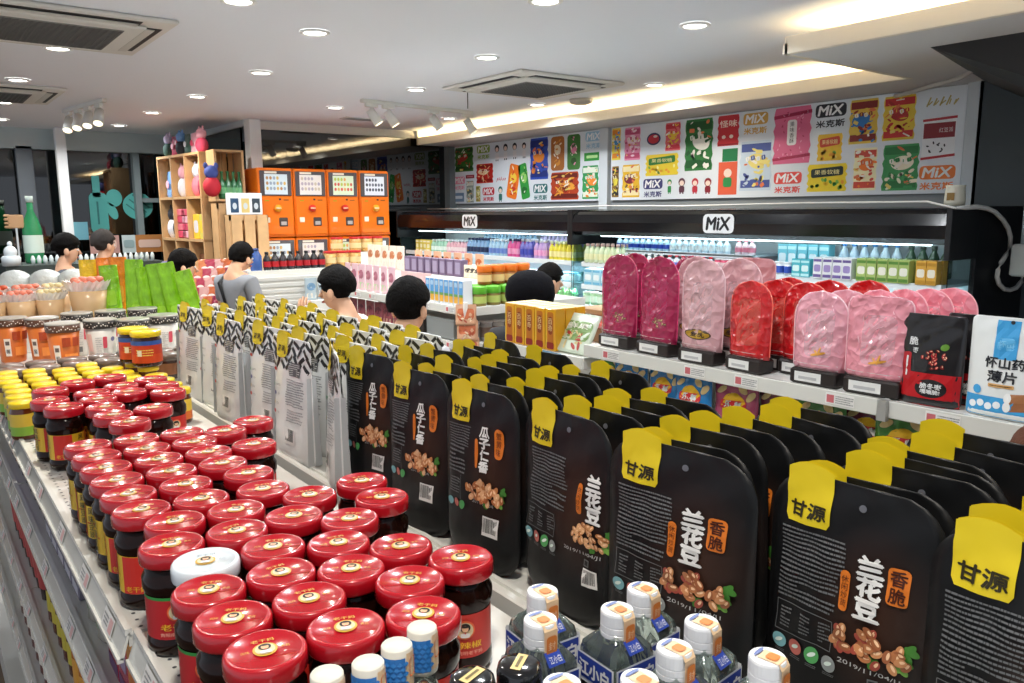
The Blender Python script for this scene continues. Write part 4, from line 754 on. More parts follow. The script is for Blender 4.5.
# ---- clear tubs of dried fruit with frilled tops
frill = mat('f0ece8', .3, trans=.35)
def fruit_tub(col, big=False):
    t = thing('dried_fruit_tub', '', 'tub'); m = MB(); m.lathe([(.042, 0), (.05, .075)], mat('dcb88c', .25), 24); m.build('tub', t)
    fr_ = MB(); rnd = random.Random(3)
    for i in range(26): a = rnd.uniform(0, 6.28); q = rnd.random()**.5*.034; fr_.ell((q*math.cos(a), q*math.sin(a), .085+rnd.uniform(0, .022)), (.014, .011, .009), mat(col, .4), 8, 5)
    fr_.build('dried_fruit', t)
    l = MB(); V = []; n = 40
    for i in range(n): a = 2*PI*i/n; q = .052+.005*(i % 2); V += [(.048*math.cos(a), .048*math.sin(a), .074), (q*math.cos(a), q*math.sin(a), .088), (q*1.12*math.cos(a+.08), q*1.12*math.sin(a+.08), .100+.006*(i % 2))]
    F = []
    for i in range(n): j = (i+1) % n; F += [(i*3, j*3, j*3+1, i*3+1), (i*3+1, j*3+1, j*3+2, i*3+2)]
    l.add(V, F, frill); l.build('frilled_film', t)
    return t
FT = [Kind(fruit_tub('d8603a')), Kind(fruit_tub('e88a70')), Kind(fruit_tub('e0cc98'))]
f = MB(); f.bx(.20, .86, 3.36, 4.28, 1.381, 1.49, METALW); tag(f.build('display_riser'), 'white riser under the dried fruit tubs and pouches', 'riser')
for i, (c, x, y, z, s) in enumerate([(1,.56,3.43,1.491,1.35),(2,.43,3.44,1.491,1.0),(1,.335,3.44,1.491,1.0),(0,.24,3.44,1.491,1.0),(2,.47,3.58,1.491,1.1),(1,.37,3.58,1.491,1.1),(0,.265,3.58,1.491,1.1)]):
    FT[c].put((x, y, z), 0, ['large frilled tub of reddish dried fruit, rightmost of the tubs','frilled tub of pale dried fruit in the front row beside the largest','frilled tub of pink dried fruit, middle of the front row','frilled tub of red dried fruit, leftmost of the front row','frilled tub of yellowish dried fruit in the back row','frilled tub of salmon dried fruit, middle of the back row','frilled tub of deep red dried fruit, leftmost of the back row'][i], 'frilled tubs of dried fruit', s)
wb = MB(); wb.ell((0, 0, .06), (.08, .07, .06), mat('ccd0cc', .25, bump=.5), 18, 10); wb.lathe([(.05, 0), (.06, .03)], mat('dcdcd6', .3), 18); wk = Kind(tag(wb.build('wrapped_bundle'), '', 'package'))
for i, (x, y) in enumerate([(.26, 3.95), (.37, 3.92), (.48, 3.88), (.58, 3.84), (.66, 3.80)]): wk.put((x, y, 1.555), 0, 'round white wrapped bundle behind the fruit tubs, %s from the left' % ORD[i], 'round white wrapped bundles', .82)
f = MB(); f.bx(.19, .74, 3.72, 4.04, 1.491, 1.554, METALW); tag(f.build('upper_riser'), 'upper white riser under the round white bundles', 'riser')
# ---- tall green and orange pouches
def tall_pouch(c, c2, w=.066, h=.225):
    m = MB(); fn, hw = pouch(m, w, h, .05, mat(c, .25, coat=.4, bump=.9, scale=30, vary=.28), top=.12, rb=.01, rt=.005); m.shape(fn, 0, h*.35, w*.5, h*.3, mat(c2, .3), 1, 'rr', nu=3); return m
GK = Kind(tag(tall_pouch('80b81c', '98cc34').build('tall_pouch'), '', 'pouch')); OK_ = Kind(tag(tall_pouch('e8801c', 'f0a040').build('tall_pouch'), '', 'pouch')); YK2 = Kind(tag(tall_pouch('e8c020', 'f0d860').build('tall_pouch'), '', 'pouch'))
for i, (k, x, y, nm, tl) in enumerate([(YK2,.60,3.62,'yellow',0),(OK_,.66,3.60,'orange',0),(OK_,.73,3.58,'orange',0),(OK_,.68,3.46,'orange',0),(GK,.645,3.42,'green',-.05),(GK,.70,3.34,'green',.04),(GK,.755,3.33,'green',-.03),(GK,.81,3.30,'green',-.10),(GK,.86,3.26,'green',-.16),(GK,.92,3.20,'green',-.22)]):
    k.put((x, y, 1.491 if y > 3.36 else 1.362), [-.3, -.1, .2, -.4][i % 4], '%s tall pouch standing behind the floral-lid cups, %s from the left' % (nm, ORD[i]), 'tall green and orange pouches', (1, 1, (.93 if y > 3.36 else 1.46)*(1+.07*math.sin(i*2.7))), (0, tl))
# ---- lower shelves
def low_goods(z, items, names):
    for (mk, y0, y1, st, nm, cat) in items:
        n = int((y1-y0)/st); k = None
        for i in range(n):
            if k is None: k = Kind(tag(mk().build(nm[0]), '', cat, nm[2]))
            k.put((.222, y0+(i+.5)*st, z+.001), -PI/2, '%s, %s from the near end' % (nm[1], ORD[i]), nm[2])
low_goods(1.205, [(lambda: small_bottle('4a3a58', '3a3040', .11, .034, '9a88a8', style='cup'), 1.95, 2.7, .078, ('purple_jar', 'purple-labelled jar below the red-lidded jars', 'purple jars on the second shelf'), 'jar'),
  (lambda: small_bottle('8a8494', 'c8c4cc', .135, .034, '6a5a84', style='box'), 1.5, 1.92, .08, ('lilac_packet', 'lilac-grey packet on the second shelf', 'lilac packets on the second shelf'), 'packet'),
  (lambda: small_bottle('b0aca0', 'd0ccc4', .135, .034, '7a8a70'), 1.3, 1.48, .08, ('pale_bottle', 'pale bottle on the second shelf', 'pale bottles on the second shelf'), 'bottle'),
  (lambda: small_bottle('b8304a', '60406a', .13, .033, '9a8aa8', style='box'), 1.12, 1.28, .07, ('red_packet', 'red and lilac packet on the second shelf', 'red packets on the second shelf'), 'packet'),
  (lambda: small_bottle('d88a3a', 'e0a050', .14, .036, 'c86a20', style='box'), .96, 1.10, .07, ('orange_packet', 'orange packet on the second shelf under the rail joint', 'orange packets on the second shelf'), 'packet')], 0)
low_goods(.92, [(lambda: small_bottle('5a1c14', 'd0c030', .17, .03, 'c8b840'), 1.75, 2.15, .072, ('yellow_sauce_bottle', 'yellow-capped sauce bottle on the third shelf', 'sauce bottles on the third shelf'), 'bottle'),
  (lambda: small_bottle('3a2420', 'c83030', .15, .034, 'b04040', style='cup'), 2.18, 2.9, .08, ('red_sauce_pot', 'small red-lidded sauce pot on the third shelf', 'red pots on the third shelf'), 'pot'),
  (lambda: small_bottle('c87828', '30241c', .18, .033, 'e0a040'), 1.5, 1.74, .08, ('orange_sauce_bottle', 'orange sauce bottle on the third shelf', 'orange bottles on the third shelf'), 'bottle'),
  (lambda: small_bottle('a82c1c', 'a01818', .20, .034, 'c84a34'), 1.26, 1.48, .08, ('red_sauce_bottle', 'red sauce bottle on the third shelf', 'red bottles on the third shelf'), 'bottle')], 0)
low_goods(.62, [(lambda: small_bottle('6a2a20', 'e8d8b0', .18, .032, 'e8e4d8'), 1.6, 2.9, .085, ('brown_sauce_bottle', 'brown sauce bottle on the lowest visible shelf', 'brown bottles on the lowest shelf'), 'bottle')], 0)
t = thing('instant_noodle_box', 'pale lilac packet with red band and pictured berries on the second shelf', 'packet', (.215, 1.13-.33, 1.206), -PI/2)
m = MB(); m.box((0, 0, .068), (.17, .05, .136), mat('d0cce0', .35), .004); m.build('box', t); m = MB(); fn = planeY(0, -.0255, .068)
m.shape(fn, .0, .04, .15, .026, mat('c83030'), 1, rot=.1); m.text(fn, '草莓酥', -.01, .04, .016, mat('f4e8e8'), 2, .07, rot=.1); nuts(m, fn, .0, -.03, .12, .05, ['b83a40', 'd85a50', '8a2430'], 24, leaf=False); m.build('printed_front', t)
t2 = dup(t, (.215, .61, 1.206), -PI/2, 'second pale lilac berry packet, nearer the camera on the second shelf')
# cardboard boxes on the floor at far left
for i, (x, y, w, h) in enumerate([(-.25, 5.4, .5, .42), (-.1, 6.3, .45, .7)]):
    f = MB(); f.bx(x-w/2, x+w/2, y, y+.5, 0, h, mat('b8956a', .7), .004); f.bx(x-w/2+.0, x+w/2, y-.002, y+.502, h*.42, h*.5, mat('7a3a2c', .6)); f.bx(x-.02, x+.02, y-.003, y+.503, h-.01, h+.001, mat('c8ac80')); tag(f.build('cardboard_box'), ['brown cardboard box with a red band on the floor at the far left', 'taller cardboard box on the floor behind the first'][i], 'box')
# ============================================================ BLACK NUT POUCHES
blackp = mat('111214', .42, ior=1.36, bump=.12, scale=14)
def brown_glow(c):   # black film printed with a soft brown halo behind the nuts
    m = c.copy(); nt = m.node_tree; b = nt.nodes['Principled BSDF']; tc = nt.nodes.new('ShaderNodeTexCoord'); mp = nt.nodes.new('ShaderNodeMapping'); mp.vector_type = 'TEXTURE'
    mp.inputs['Location'].default_value = (.03, 0, .15); mp.inputs['Scale'].default_value = (.065, 1, .09); g = nt.nodes.new('ShaderNodeTexGradient'); g.gradient_type = 'SPHERICAL'
    mx = nt.nodes.new('ShaderNodeMix'); mx.data_type = 'RGBA'; mx.inputs[6].default_value = lin('111214'); mx.inputs[7].default_value = lin('3c251b')
    nt.links.new(tc.outputs['Object'], mp.inputs[0]); nt.links.new(mp.outputs[0], g.inputs[0]); nt.links.new(g.outputs[1], mx.inputs[0]); nt.links.new(mx.outputs[2], b.inputs['Base Color']); return m
blackp = brown_glow(blackp); yel = mat('dcc41c', .45); wt = mat('e8e8e6', .5); gr = mat('66686a', .5); orr = mat('d87420', .5)
HB = .268
def nut_pouch(var):
    t = thing('nut_pouch', '', 'nut pouch', group='black nut pouches with yellow tags'); w, h = .172, HB
    m = MB(); fn, hw = pouch(m, w, h, .038, blackp, rb=.05, rt=.042, top=.05, nx=16, nz=22); body = m.build('pouch_body', t)
    g = MB(); x0 = -w*.40; tw = w*.28; th = h*.20; ty = h*.965-th/2
    N = 6
    for sgn in (1, -1):   # the yellow tag folds over the top edge
        f2 = (lambda u, v, d: fn(u, min(v, h-.001), d) if v < h-.004 else (u, -.0016-d, v)) if sgn > 0 else (lambda u, v, d: (u, -fn(u, min(v, h-.001), 0)[1]+d, v))
        q = th if sgn > 0 else th*.6; base = h-q+.004
        V = []; F = []; nv = 9
        for j in range(nv+1):
            tt = j/nv; v = base+q*tt; k = 1
            if tt < .12: k = 1-.16*(1-tt/.12)
            for i in range(N+1):
                s_ = -1+2*i/N; vv = v+(.007*(1-s_*s_)*tt); u = x0+tw/2+s_*k*tw/2; V.append(f2(u, vv, .0006))
        for j in range(nv):
            for i in range(N): a = j*(N+1)+i; F.append((a, a+1, a+N+2, a+N+1))
        g.add(V, F, yel, True)
    g.text(fn, '甘源', x0+tw*.5, h-th*.66, h*.055, mat('2a2408'), 3.5, tw*.80, bold=.06); g.build('yellow_tag', t)
    p = MB(); U = lambda q: (q-.5)*w; Vv = lambda q: (1-(q*.80-.045))*h
    if var in 'AB':
        sh = 0 if var == 'A' else .12
        micro(p, fn, U(.09+sh*.4), U(.50+sh*.5), Vv(.47), Vv(.31), gr, 8, 5, 2, False); micro(p, fn, U(.09+sh*.4), U(.46+sh), Vv(.66), Vv(.47), gr, 9, 8, 2)
        x0_, x1_, y0_, y1_ = U(.09), U(.45), Vv(.82), Vv(.68)
        for a in (x0_, x1_): p.shape(fn, a, (y0_+y1_)/2, .0008, y1_-y0_, gr, 2)
        for a in (y0_, y1_): p.shape(fn, (x0_+x1_)/2, a, x1_-x0_, .0008, gr, 2, nu=4)
        for a in (.12, .25, .37): micro(p, fn, U(a), U(a+.07), Vv(.80), Vv(.70), gr, 6, int(a*100), 2)
        for i, c in enumerate(['7ab0b8', 'c06a60', '4f9a5a', '8a9090']): p.shape(fn, U(.12+i*.11), Vv(.875), .0155, .0155, mat(c), 2, 'ell'); micro(p, fn, U(.09+i*.11), U(.16+i*.11), Vv(.93), Vv(.915), gr, 2, i, 2); p.shape(fn, U(.12+i*.11), Vv(.872), .009, .004, mat('d8e8e0'), 3, 'ell', .5)
    if var in 'AB':
        X = 0 if var == 'A' else .22
        if var == 'A':
            p.shape(fn, U(.785), Vv(.43), w*.115, h*.128, orr, 3, 'rr', nu=2); p.text(fn, '香脆', U(.785), Vv(.43), h*.052, mat('4a1c0a'), 4, w*.085, vert=True, bold=.04)
        p.shape(fn, U(.50+X), Vv(.52), w*.055, h*.145, orr, 3, 'rr', r=.45); p.text(fn, '休闲炒货', U(.50+X), Vv(.52), h*.025, mat('5a2408'), 4, vert=True)
        p.text(fn, '兰花豆', U(.635+X), Vv(.475 if var == 'A' else .50), h*.068, wt, 4, w*.135, vert=True, bold=.10)
        nuts(p, fn, U(.665+X*.8), Vv(.72), w*(.46 if var == 'A' else .34), h*.13, ['b4744a', 'c88a5c', '9a5c3a', 'a0483a'] if var == 'A' else ['c89060', 'b87848', 'dca878'], 40, 3)
        p.text(fn, '2019/11/04/J1', U(.67+X*.4), Vv(.835), h*.021, mat('b8b8b8'), 3, w*.34, bold=.01)
        p.shape(fn, U(.70+X*.5), Vv(.885), .009, .009, gr, 2); p.shape(fn, U(.70+X*.5), Vv(.885), .006, .006, BLK, 3); barcode(p, fn, U(.76+X*.4), Vv(.97), w*.13, h*.085)
    else:
        micro(p, fn, U(.08), U(.40), Vv(.46), Vv(.31), gr, 8, 9, 2, False); micro(p, fn, U(.08), U(.34), Vv(.66), Vv(.46), gr, 7, 2, 2)
        p.text(fn, '瓜子仁香', U(.60), Vv(.44), h*.056, wt, 4, w*.12, vert=True, bold=.08)
        p.shape(fn, U(.78), Vv(.38), w*.11, h*.16, orr, 3, 'rr', r=.4); p.text(fn, '蟹黄味', U(.78), Vv(.38), h*.038, mat('6a2c08'), 4, vert=True); p.shape(fn, U(.49), Vv(.48), w*.045, h*.16, orr, 3, 'rr', r=.45)
        nuts(p, fn, U(.62), Vv(.73), w*.5, h*.13, ['d89868', 'c07a48', 'e0ac80', 'b46a40'], 46, 6)
        p.text(fn, '2019/11/04', U(.6), Vv(.805), h*.02, mat('a0a0a0'), 3, w*.28); p.shape(fn, U(.1), Vv(.75), .0008, h*.14, gr, 2); p.shape(fn, U(.28), Vv(.75), .0008, h*.14, gr, 2); micro(p, fn, U(.11), U(.27), Vv(.80), Vv(.69), gr, 6, 4, 2)
        for i, c in enumerate(['7ab0b8', 'c06a60', '4f9a5a']): p.shape(fn, U(.12+i*.09), Vv(.87), .013, .013, mat(c), 2, 'ell')
        barcode(p, fn, U(.70), Vv(.955), w*.2, h*.105)
    p.build('front_print', t)
    e = MB(); e.shape(lambda u, v, d: (fn(u, v, 0)[0], fn(u, v, d)[1], v), .01, h*.93, .007, .007, mat('60626a', .4), 2, 'ell')
    fb_ = lambda u, v, d: (u, -fn(u, v, 0)[1]+d+.0008, v); e.text(fb_, '甘', .01, h*.9, .01, mat('c8b020'), 2); e.build('hang_hole', t)
    return t
NK = {k: Kind(nut_pouch(k)) for k in 'ABC'}
BAGC = [(.242, [.655,.697,.745,.79,.84,.885], 'A'), (.408, [.676,.716,.760,.802,.853,.895,.937], 'A'), (.598, [.640,.685,.733,.771,.829,.868,.908], 'A'), (.775, [.645,.70,.746,.789,.849], 'B'),
        (.948, [.636,.680,.734,.785,.822,.861,.913], 'C'), (1.127, [.639,.676,.72,.77,.82,.858,.917], 'C'), (1.315, [.652,.69,.736,.80,.85,.89,.947], 'C'), (.07, [.66,.70,.75,.80,.86], 'A')]
cn = {.242: 'rightmost column cut by the photo edge', .408: 'second column from the right', .598: 'third column from the right', .775: 'fourth column from the right', .948: 'fifth column from the right', 1.127: 'sixth column from the right', 1.315: 'leftmost black column beside the white pouches', .07: 'column beyond the right photo edge'}
LEAN = [0, .04, -.02, .03, .06, 0, .02]
for (y, xs, v) in BAGC:
    for i, x in enumerate(xs):
        dy = 0 if i == 0 else random.uniform(-.02, .02); rz = -PI/2 + (random.uniform(-.11, .11) if i else {.775: -.03, .408: .04, .598: .10, .948: .12, 1.127: .14, 1.315: .16}.get(y, 0))
        # local x=-.4w+tag centre sits at the tag; shift so that the tag centre lands on y
        off = .045 if y != .598 or i else .056
        NK[v].put((x, y-off+dy, 1.3625), rz, 'black nut pouch with yellow tag, %s, %s' % (cn[y], 'at the front' if i == 0 else ORD[i]+' one back'), 'black nut pouches with yellow tags', ((.9 if v == 'C' else {.598: 1.1, .408: .97}.get(y, 1) if i == 0 else 1), 1, 1 if i == 0 else random.uniform(.955, 1.0)), (0, 0 if i == 0 else random.uniform(-.05, .03)))
# ============================================================ WHITE POUCHES WITH ZEBRA TOPS
wpm = mat('e4e6e6', .3, coat=.4, bump=.1, scale=30)
def white_pouch():
    t = thing('white_nut_pouch', '', 'nut pouch', group='white nut pouches with yellow tags'); w, h = .176, .262
    m = MB(); fn, hw = pouch(m, w, h, .05, wpm, rb=.01, rt=.008, top=.06, nx=14, nz=20); m.build('pouch_body', t)
    for sg in (-1, 1):
        s = MB(); s.add([(sg*w*.492, -.016, .004), (sg*w*.492, .016, .004), (sg*w*.492, .010, h*.72), (sg*w*.492, -.010, h*.72)], [(0, 1, 2, 3)], mat('b4b8ba', .5))
        s.build('side_gusset', t)
    z = MB(); rnd = random.Random(5); bk = mat('1e1f22', .4)
    for f2 in (fn, lambda u, v, d: (u, -fn(u, v, 0)[1]+d, v)):
        for i in range(7):
            for j in range(4): z.shape(f2, (-.42+i*.14+.05*(j % 2))*w, h*(.78+j*.058), w*.14, h*.032, bk, 1, rot=(.8 if i % 2 else -.7)+rnd.uniform(-.2, .2))
    z.build('zebra_top', t)
    g = MB(); g.shape(fn, -w*.18, h*.94, w*.34, h*.22, yel, 4, 'rr', r=.4, nu=2); g.text(fn, '甘源', -w*.18, h*.91, h*.045, mat('3a3008'), 6, w*.2, bold=.04)
    g.shape(lambda u, v, d: (u, -fn(u, v, 0)[1]+d, v), -w*.18, h*.95, w*.34, h*.18, yel, 4, 'rr', r=.4); g.build('yellow_tag', t)
    p = MB(); p.shape(fn, -w*.38, h*.72, w*.1, h*.03, mat('b83a30'), 2, 'ell'); p.shape(fn, w*.18, h*.76, w*.26, h*.11, mat('5a5c60'), 2); micro(p, fn, w*.06, w*.3, h*.71, h*.81, mat('c8c8c8'), 6, 3, 3)
    micro(p, fn, -w*.02, w*.40, h*.46, h*.68, mat('8a8c90'), 11, 7, 2); micro(p, fn, w*.02, w*.38, h*.33, h*.44, mat('a0a2a6'), 5, 9, 2)
    for i, c in enumerate(['4a9a60', '6a6a90', 'b8903a', 'c05a5a']): p.shape(fn, -w*.36, h*(.6-i*.075), .009, .009, mat(c), 2, 'ell'); micro(p, fn, -w*.3, -w*.2, h*(.59-i*.075), h*(.61-i*.075), mat('9a9a9c'), 2, i, 2)
    barcode(p, fn, w*.1, h*.22, w*.24, h*.13); p.build('front_print', t)
    return t
WK = Kind(white_pouch())
WP = [(.632,1.40,-.35),(.70,1.46,.1),(.755,1.43,-.1),(.82,1.45,.1),(.88,1.5,0),(.628,1.60,0.05),(.680,1.64,.12),(.735,1.60,-.1),(.785,1.62,.1),(.84,1.65,-.08),(.895,1.70,.1),(.650,1.80,.12),(.705,1.84,0),(.755,1.85,.1),(.81,1.83,-.1),(.87,1.88,.1),(.622,1.99,.05),(.68,2.02,.1),(.735,2.03,-.1),(.785,2.01,0),(.84,2.0,.1),(.89,2.06,0),(.650,2.18,.2),(.70,2.22,0),(.80,2.2,.1),(.87,2.22,-.1),(.625,2.32,.1),(.69,2.36,0),(.80,2.37,0),(.87,2.40,.1)]
for i, (x, y, r) in enumerate(WP):
    k = sum(1 for a, b, c in WP[:i] if abs(b-y) < .1 and a < x)
    col = int(round((y-1.42)/.2)); 
    WK.put((x, y-.02, 1.3625), -PI/2+r, 'white zebra-topped nut pouch, %s of the white ones counted from the black pouches' % ORD[i], 'white nut pouches with yellow tags')
# ============================================================ LIQUOR BOTTLES (nearest shelf)
glc = mat('b8c8c4', .03, trans=.92, ior=1.4, coat=.2); ligwhite = mat('e4e6ea', .35); blu = mat('26409a', .35)
def liquor_bottle():
    t = thing('liquor_bottle', '', 'liquor bottle', group='clear square liquor bottles with orange seals'); h = .18
    m = MB(); m.lathe([(.0215, 0), (.023, .004), (.023, .143), (.0215, .150), (.016, .156), (.0118, .159), (.0105, .162)], glc, 32, sq=.75, capt=True); m.build('glass_bottle', t)
    c = MB(); c.lathe([(.0125, .157), (.0136, .1575), (.0136, .161), (.0130, .1615), (.0136, .162), (.0136, .167), (.0130, .1675), (.0136, .168), (.0136, .177), (.0130, .1788), (.011, .179)], ligwhite, 28, smooth=False); cap = c.build('cap', t)
    s = MB(); s.add([(-.0065, -.0144, .150), (.0065, -.0144, .150), (.0065, -.0142, .175), (-.0065, -.0142, .175), (-.0065, -.0115, .1796), (.0065, -.0115, .1796), (-.0065, .005, .1798), (.0065, .005, .1798)], [(0, 1, 2, 3), (3, 2, 5, 4), (4, 5, 7, 6)], mat('e8c8a0', .5))
    f = planeY(0, -.0146, .163); s.shape(f, 0, .0, .010, .016, mat('dc8038'), 2, 'rr'); s.text(f, '封', 0, .0, .007, mat('f4d0a8'), 3)
    ft = lambda u, v, d: (u, v, .1800+d); s.shape(ft, 0, -.004, .009, .009, mat('dc8038'), 1, 'rr'); s.shape(ft, .0, .007, .014, .003, mat('6a7ab0'), 1, 'ell'); so_ = s.build('orange_seal', cap); so_.rotation_euler.z = 1.6
    n = MB(); n.add([(-.008, -.0230, .150), (.008, -.0230, .150), (.007, -.0142, .158), (-.007, -.0142, .158)], [(0, 1, 2, 3)], blu)
    fnn = lambda u, v, d: (u, -.0208+v*.45-d, .130+v-d*.0); n.text(lambda u, v, d: (u, -.0188+v*1.1-d-.0006, .154+v), '江小白', 0, 0, .0040, wt, 2, .011); nl_ = n.build('neck_label', t); nl_.rotation_euler.z = 1.6
    l = MB()
    for a in range(4):
        ca_, sa_ = math.cos(a*PI/2), math.sin(a*PI/2)
        g = lambda u, v, d: (u*ca_+(.0235+d)*sa_, u*sa_-(.0235+d)*ca_, .130+v)
        l.shape(g, 0, 0, .0445, .025, ligwhite, 1); l.shape(g, 0, .001, .041, .020, blu, 2); l.text(g, '江小白', 0, .001, .0130, wt, 4, .035, bold=.07)
        for q in (-.6, .0, .6): l.shape(g, q*.022, -.045, .010, .05, mat('5a4a42', .6), 2); micro(l, g, q*.022-.004, q*.022+.004, -.068, -.022, mat('c89868'), 7, int(q*10)+9, 3)
    l.build('label', t)
    return t
LK = Kind(liquor_bottle())
for i, (x, y, r, l) in enumerate([(.479,.442,.2,'beside the nearest black pouch, behind another'),(.436,.430,-.1,'with the widest blue label, third from the right'),(.408,.492,-.25,'leftmost at the back by the chilli jars'),(.376,.456,-.3,'left of centre in front of the leftmost'),(.474,.374,.3,'rear one beside the black pouch bottoms'),(.428,.362,.2,'centre right, seal turned to the camera'),(.472,.312,.4,'rightmost, cap just above the photo edge'),(.378,.350,0,'cut by the photo bottom, under the wide blue label'),(.332,.379,-.2,'lowest, cut by the bottom beside the black caps')]):
    LK.put((x, y, TOPZ+.0005), -PI/2+r*.3, 'clear liquor bottle with orange seal, '+l, 'clear square liquor bottles with orange seals')
def spirit_flask():
    t = thing('spirit_flask', '', 'liquor bottle', group='slim flasks with blue checked caps'); m = MB(); m.lathe([(.018, 0), (.020, .004), (.020, .09), (.011, .112), (.010, .125)], glc, 20); m.lathe([(.0203, .02), (.0203, .075)], mat('d0c4b4', .5), 20, capb=False, capt=False); m.build('glass_bottle', t)
    c = MB(); c.lathe([(.0125, .122), (.0128, .124), (.0125, .159), (.0118, .16)], mat('dcd8cc', .4), 20); f = cyl(.0128, 0, .14)
    for i in range(5):
        for j in range(6): c.shape(f, -.018+i*.005+.0025*(j % 2), -.012+j*.0042, .0032, .0032, mat('3a8ad8' if j < 6 else 'fff', .4), 2, rot=.785)
    c.shape(f, -.008, .0, .024, .028, mat('2f78c4', .4), 1, nu=6); c.shape(f, .012, .002, .014, .03, mat('e8c8a0', .4), 1, nu=4); c.shape(f, .012, .004, .009, .016, mat('d8763a'), 2, 'rr'); c.build('checked_cap', t); return t
FK = Kind(spirit_flask())
for i, (x, y) in enumerate([(.221,.519),(.252,.513),(.282,.522),(.312,.533)]): FK.put((x, y, TOPZ+.001), -.3, 'slim flask with blue checked cap in front of the red-lidded jars, %s from the left' % ORD[i], 'slim flasks with blue checked caps')
def black_cap_bottle():
    t = thing('black_cap_bottle', '', 'liquor bottle', group='bottles with black caps'); m = MB(); m.lathe([(.018, 0), (.0185, .005), (.0185, .11), (.016, .12), (.015, .126)], mat('8a9490', .08, trans=.6), 24); m.build('glass_bottle', t)
    c = MB(); c.lathe([(.0172, .122), (.0175, .124), (.0175, .134), (.0170, .135), (.0175, .136), (.0175, .154), (.0165, .159), (.013, .161)], mat('121214', .15, coat=.8), 32); cap = c.build('black_cap', t)
    s = MB(); fn = lambda u, v, d: (u, v, .1612+d); s.shape(fn, 0, 0, .022, .008, mat('d8c080', .4), 1, rot=.3); s.shape(fn, 0, 0, .015, .0025, mat('6a5a30'), 2, rot=.3); s.build('gold_sticker', cap); return t
KB = Kind(black_cap_bottle())
KB.put((.342, .440, TOPZ+.001), .3, 'black-capped bottle left of the clear liquor bottles', 'bottles with black caps'); KB.put((.304, .448, TOPZ+.001), 0, 'black-capped bottle between the checked caps and the other black cap', 'bottles with black caps')
lw = MB(); lw.lathe([(.024, 0), (.026, .01), (.026, .125), (.022, .135)], mat('d0ccc0', .4), 20); lw.lathe([(.0265, .09), (.0265, .128)], mat('e8e0d0'), 20, capb=False, capt=False); fn = lambda u, v, d: (u, v, .136+d); lw.shape(fn, 0, 0, .03, .012, mat('e8c8a0'), 1, rot=.5); lw.shape(fn, -.004, .006, .02, .006, mat('2a2620'), 2, rot=.5)
tag(lw.build('paper_capped_bottle'), 'paper-capped bottle with cream band at the bottom edge between the flasks', 'liquor bottle').location = (.262, .458, TOPZ+.001)
# ============================================================ SECOND GONDOLA (fruit pouches on top, crisps below)
def island(name, x0, x1, y0, y1, label, levels, tags=(), post=True, ends=True):
    t = thing(name, label, 'shelving', (x0, y0, 0)); W = x1-x0; L = y1-y0
    m = MB(); xm = W*.62; m.bx(xm, xm+.04, .03, L-.03, .1, levels[0]-.02, METALW); m.bx(.02, W, 0, L, 0, .12, mat('c8c8c4'))
    if post:
        for yy in (.0, L-.03): m.bx(xm-.01, xm+.05, yy, yy+.03, 0, levels[0], METALW)
    m.build('spine', t)
    for z in levels:
        s = MB(); s.bx(.012, W, .002, L-.002, z-.02, z, shelfw); s.build('shelf_deck', t)
        r = MB(); r.bx(-.004, .012, 0, L, z-.042, z+.004, railc, .002); ro = r.build('price_rail', t)
        if ends: e = MB(); e.bx(0, W, -.012, .002, z-.042, z+.004, railc, .002); e.build('end_rail', t)
        if tags:
            fn = lambda u, v, d, z=z: (-.0045-d, L-u, z-.019+v); yy = .12
            while yy < L-.1:
                p = MB(); p.shape(fn, yy, 0, .022, .022, mat('c86a70', .4), 2); micro(p, fn, yy+.016, yy+.07, -.012, .012, mat('9a9a98'), 4, 4, 3); p.shape(fn, yy+.028, .001, .085, .032, mat('ecebe6', .3), 1); yy += .3+.1*math.sin(yy*9)
                p.build('price_tag', ro)
    return t
island('gondola_shelving', 2.03, 2.72, -.1, 1.025, 'right white shelving bay holding the black-red and white-blue pouches', (1.38, 1.08, .78, .48), (1,))
island('gondola_shelving', 2.03, 2.72, 1.04, 2.20, 'right white shelving bay holding the magenta, red and pink pouches', (1.38, 1.08, .78, .48), (1,))
gap = MB(); gap.bx(2.012, 2.03, 1.015, 1.04, 1.33, 1.386, mat('b8b8b4', .3, metal=.5)); tag(gap.build('rail_joint'), 'small metal joint between the two price rails under the pink pouches', 'joint')
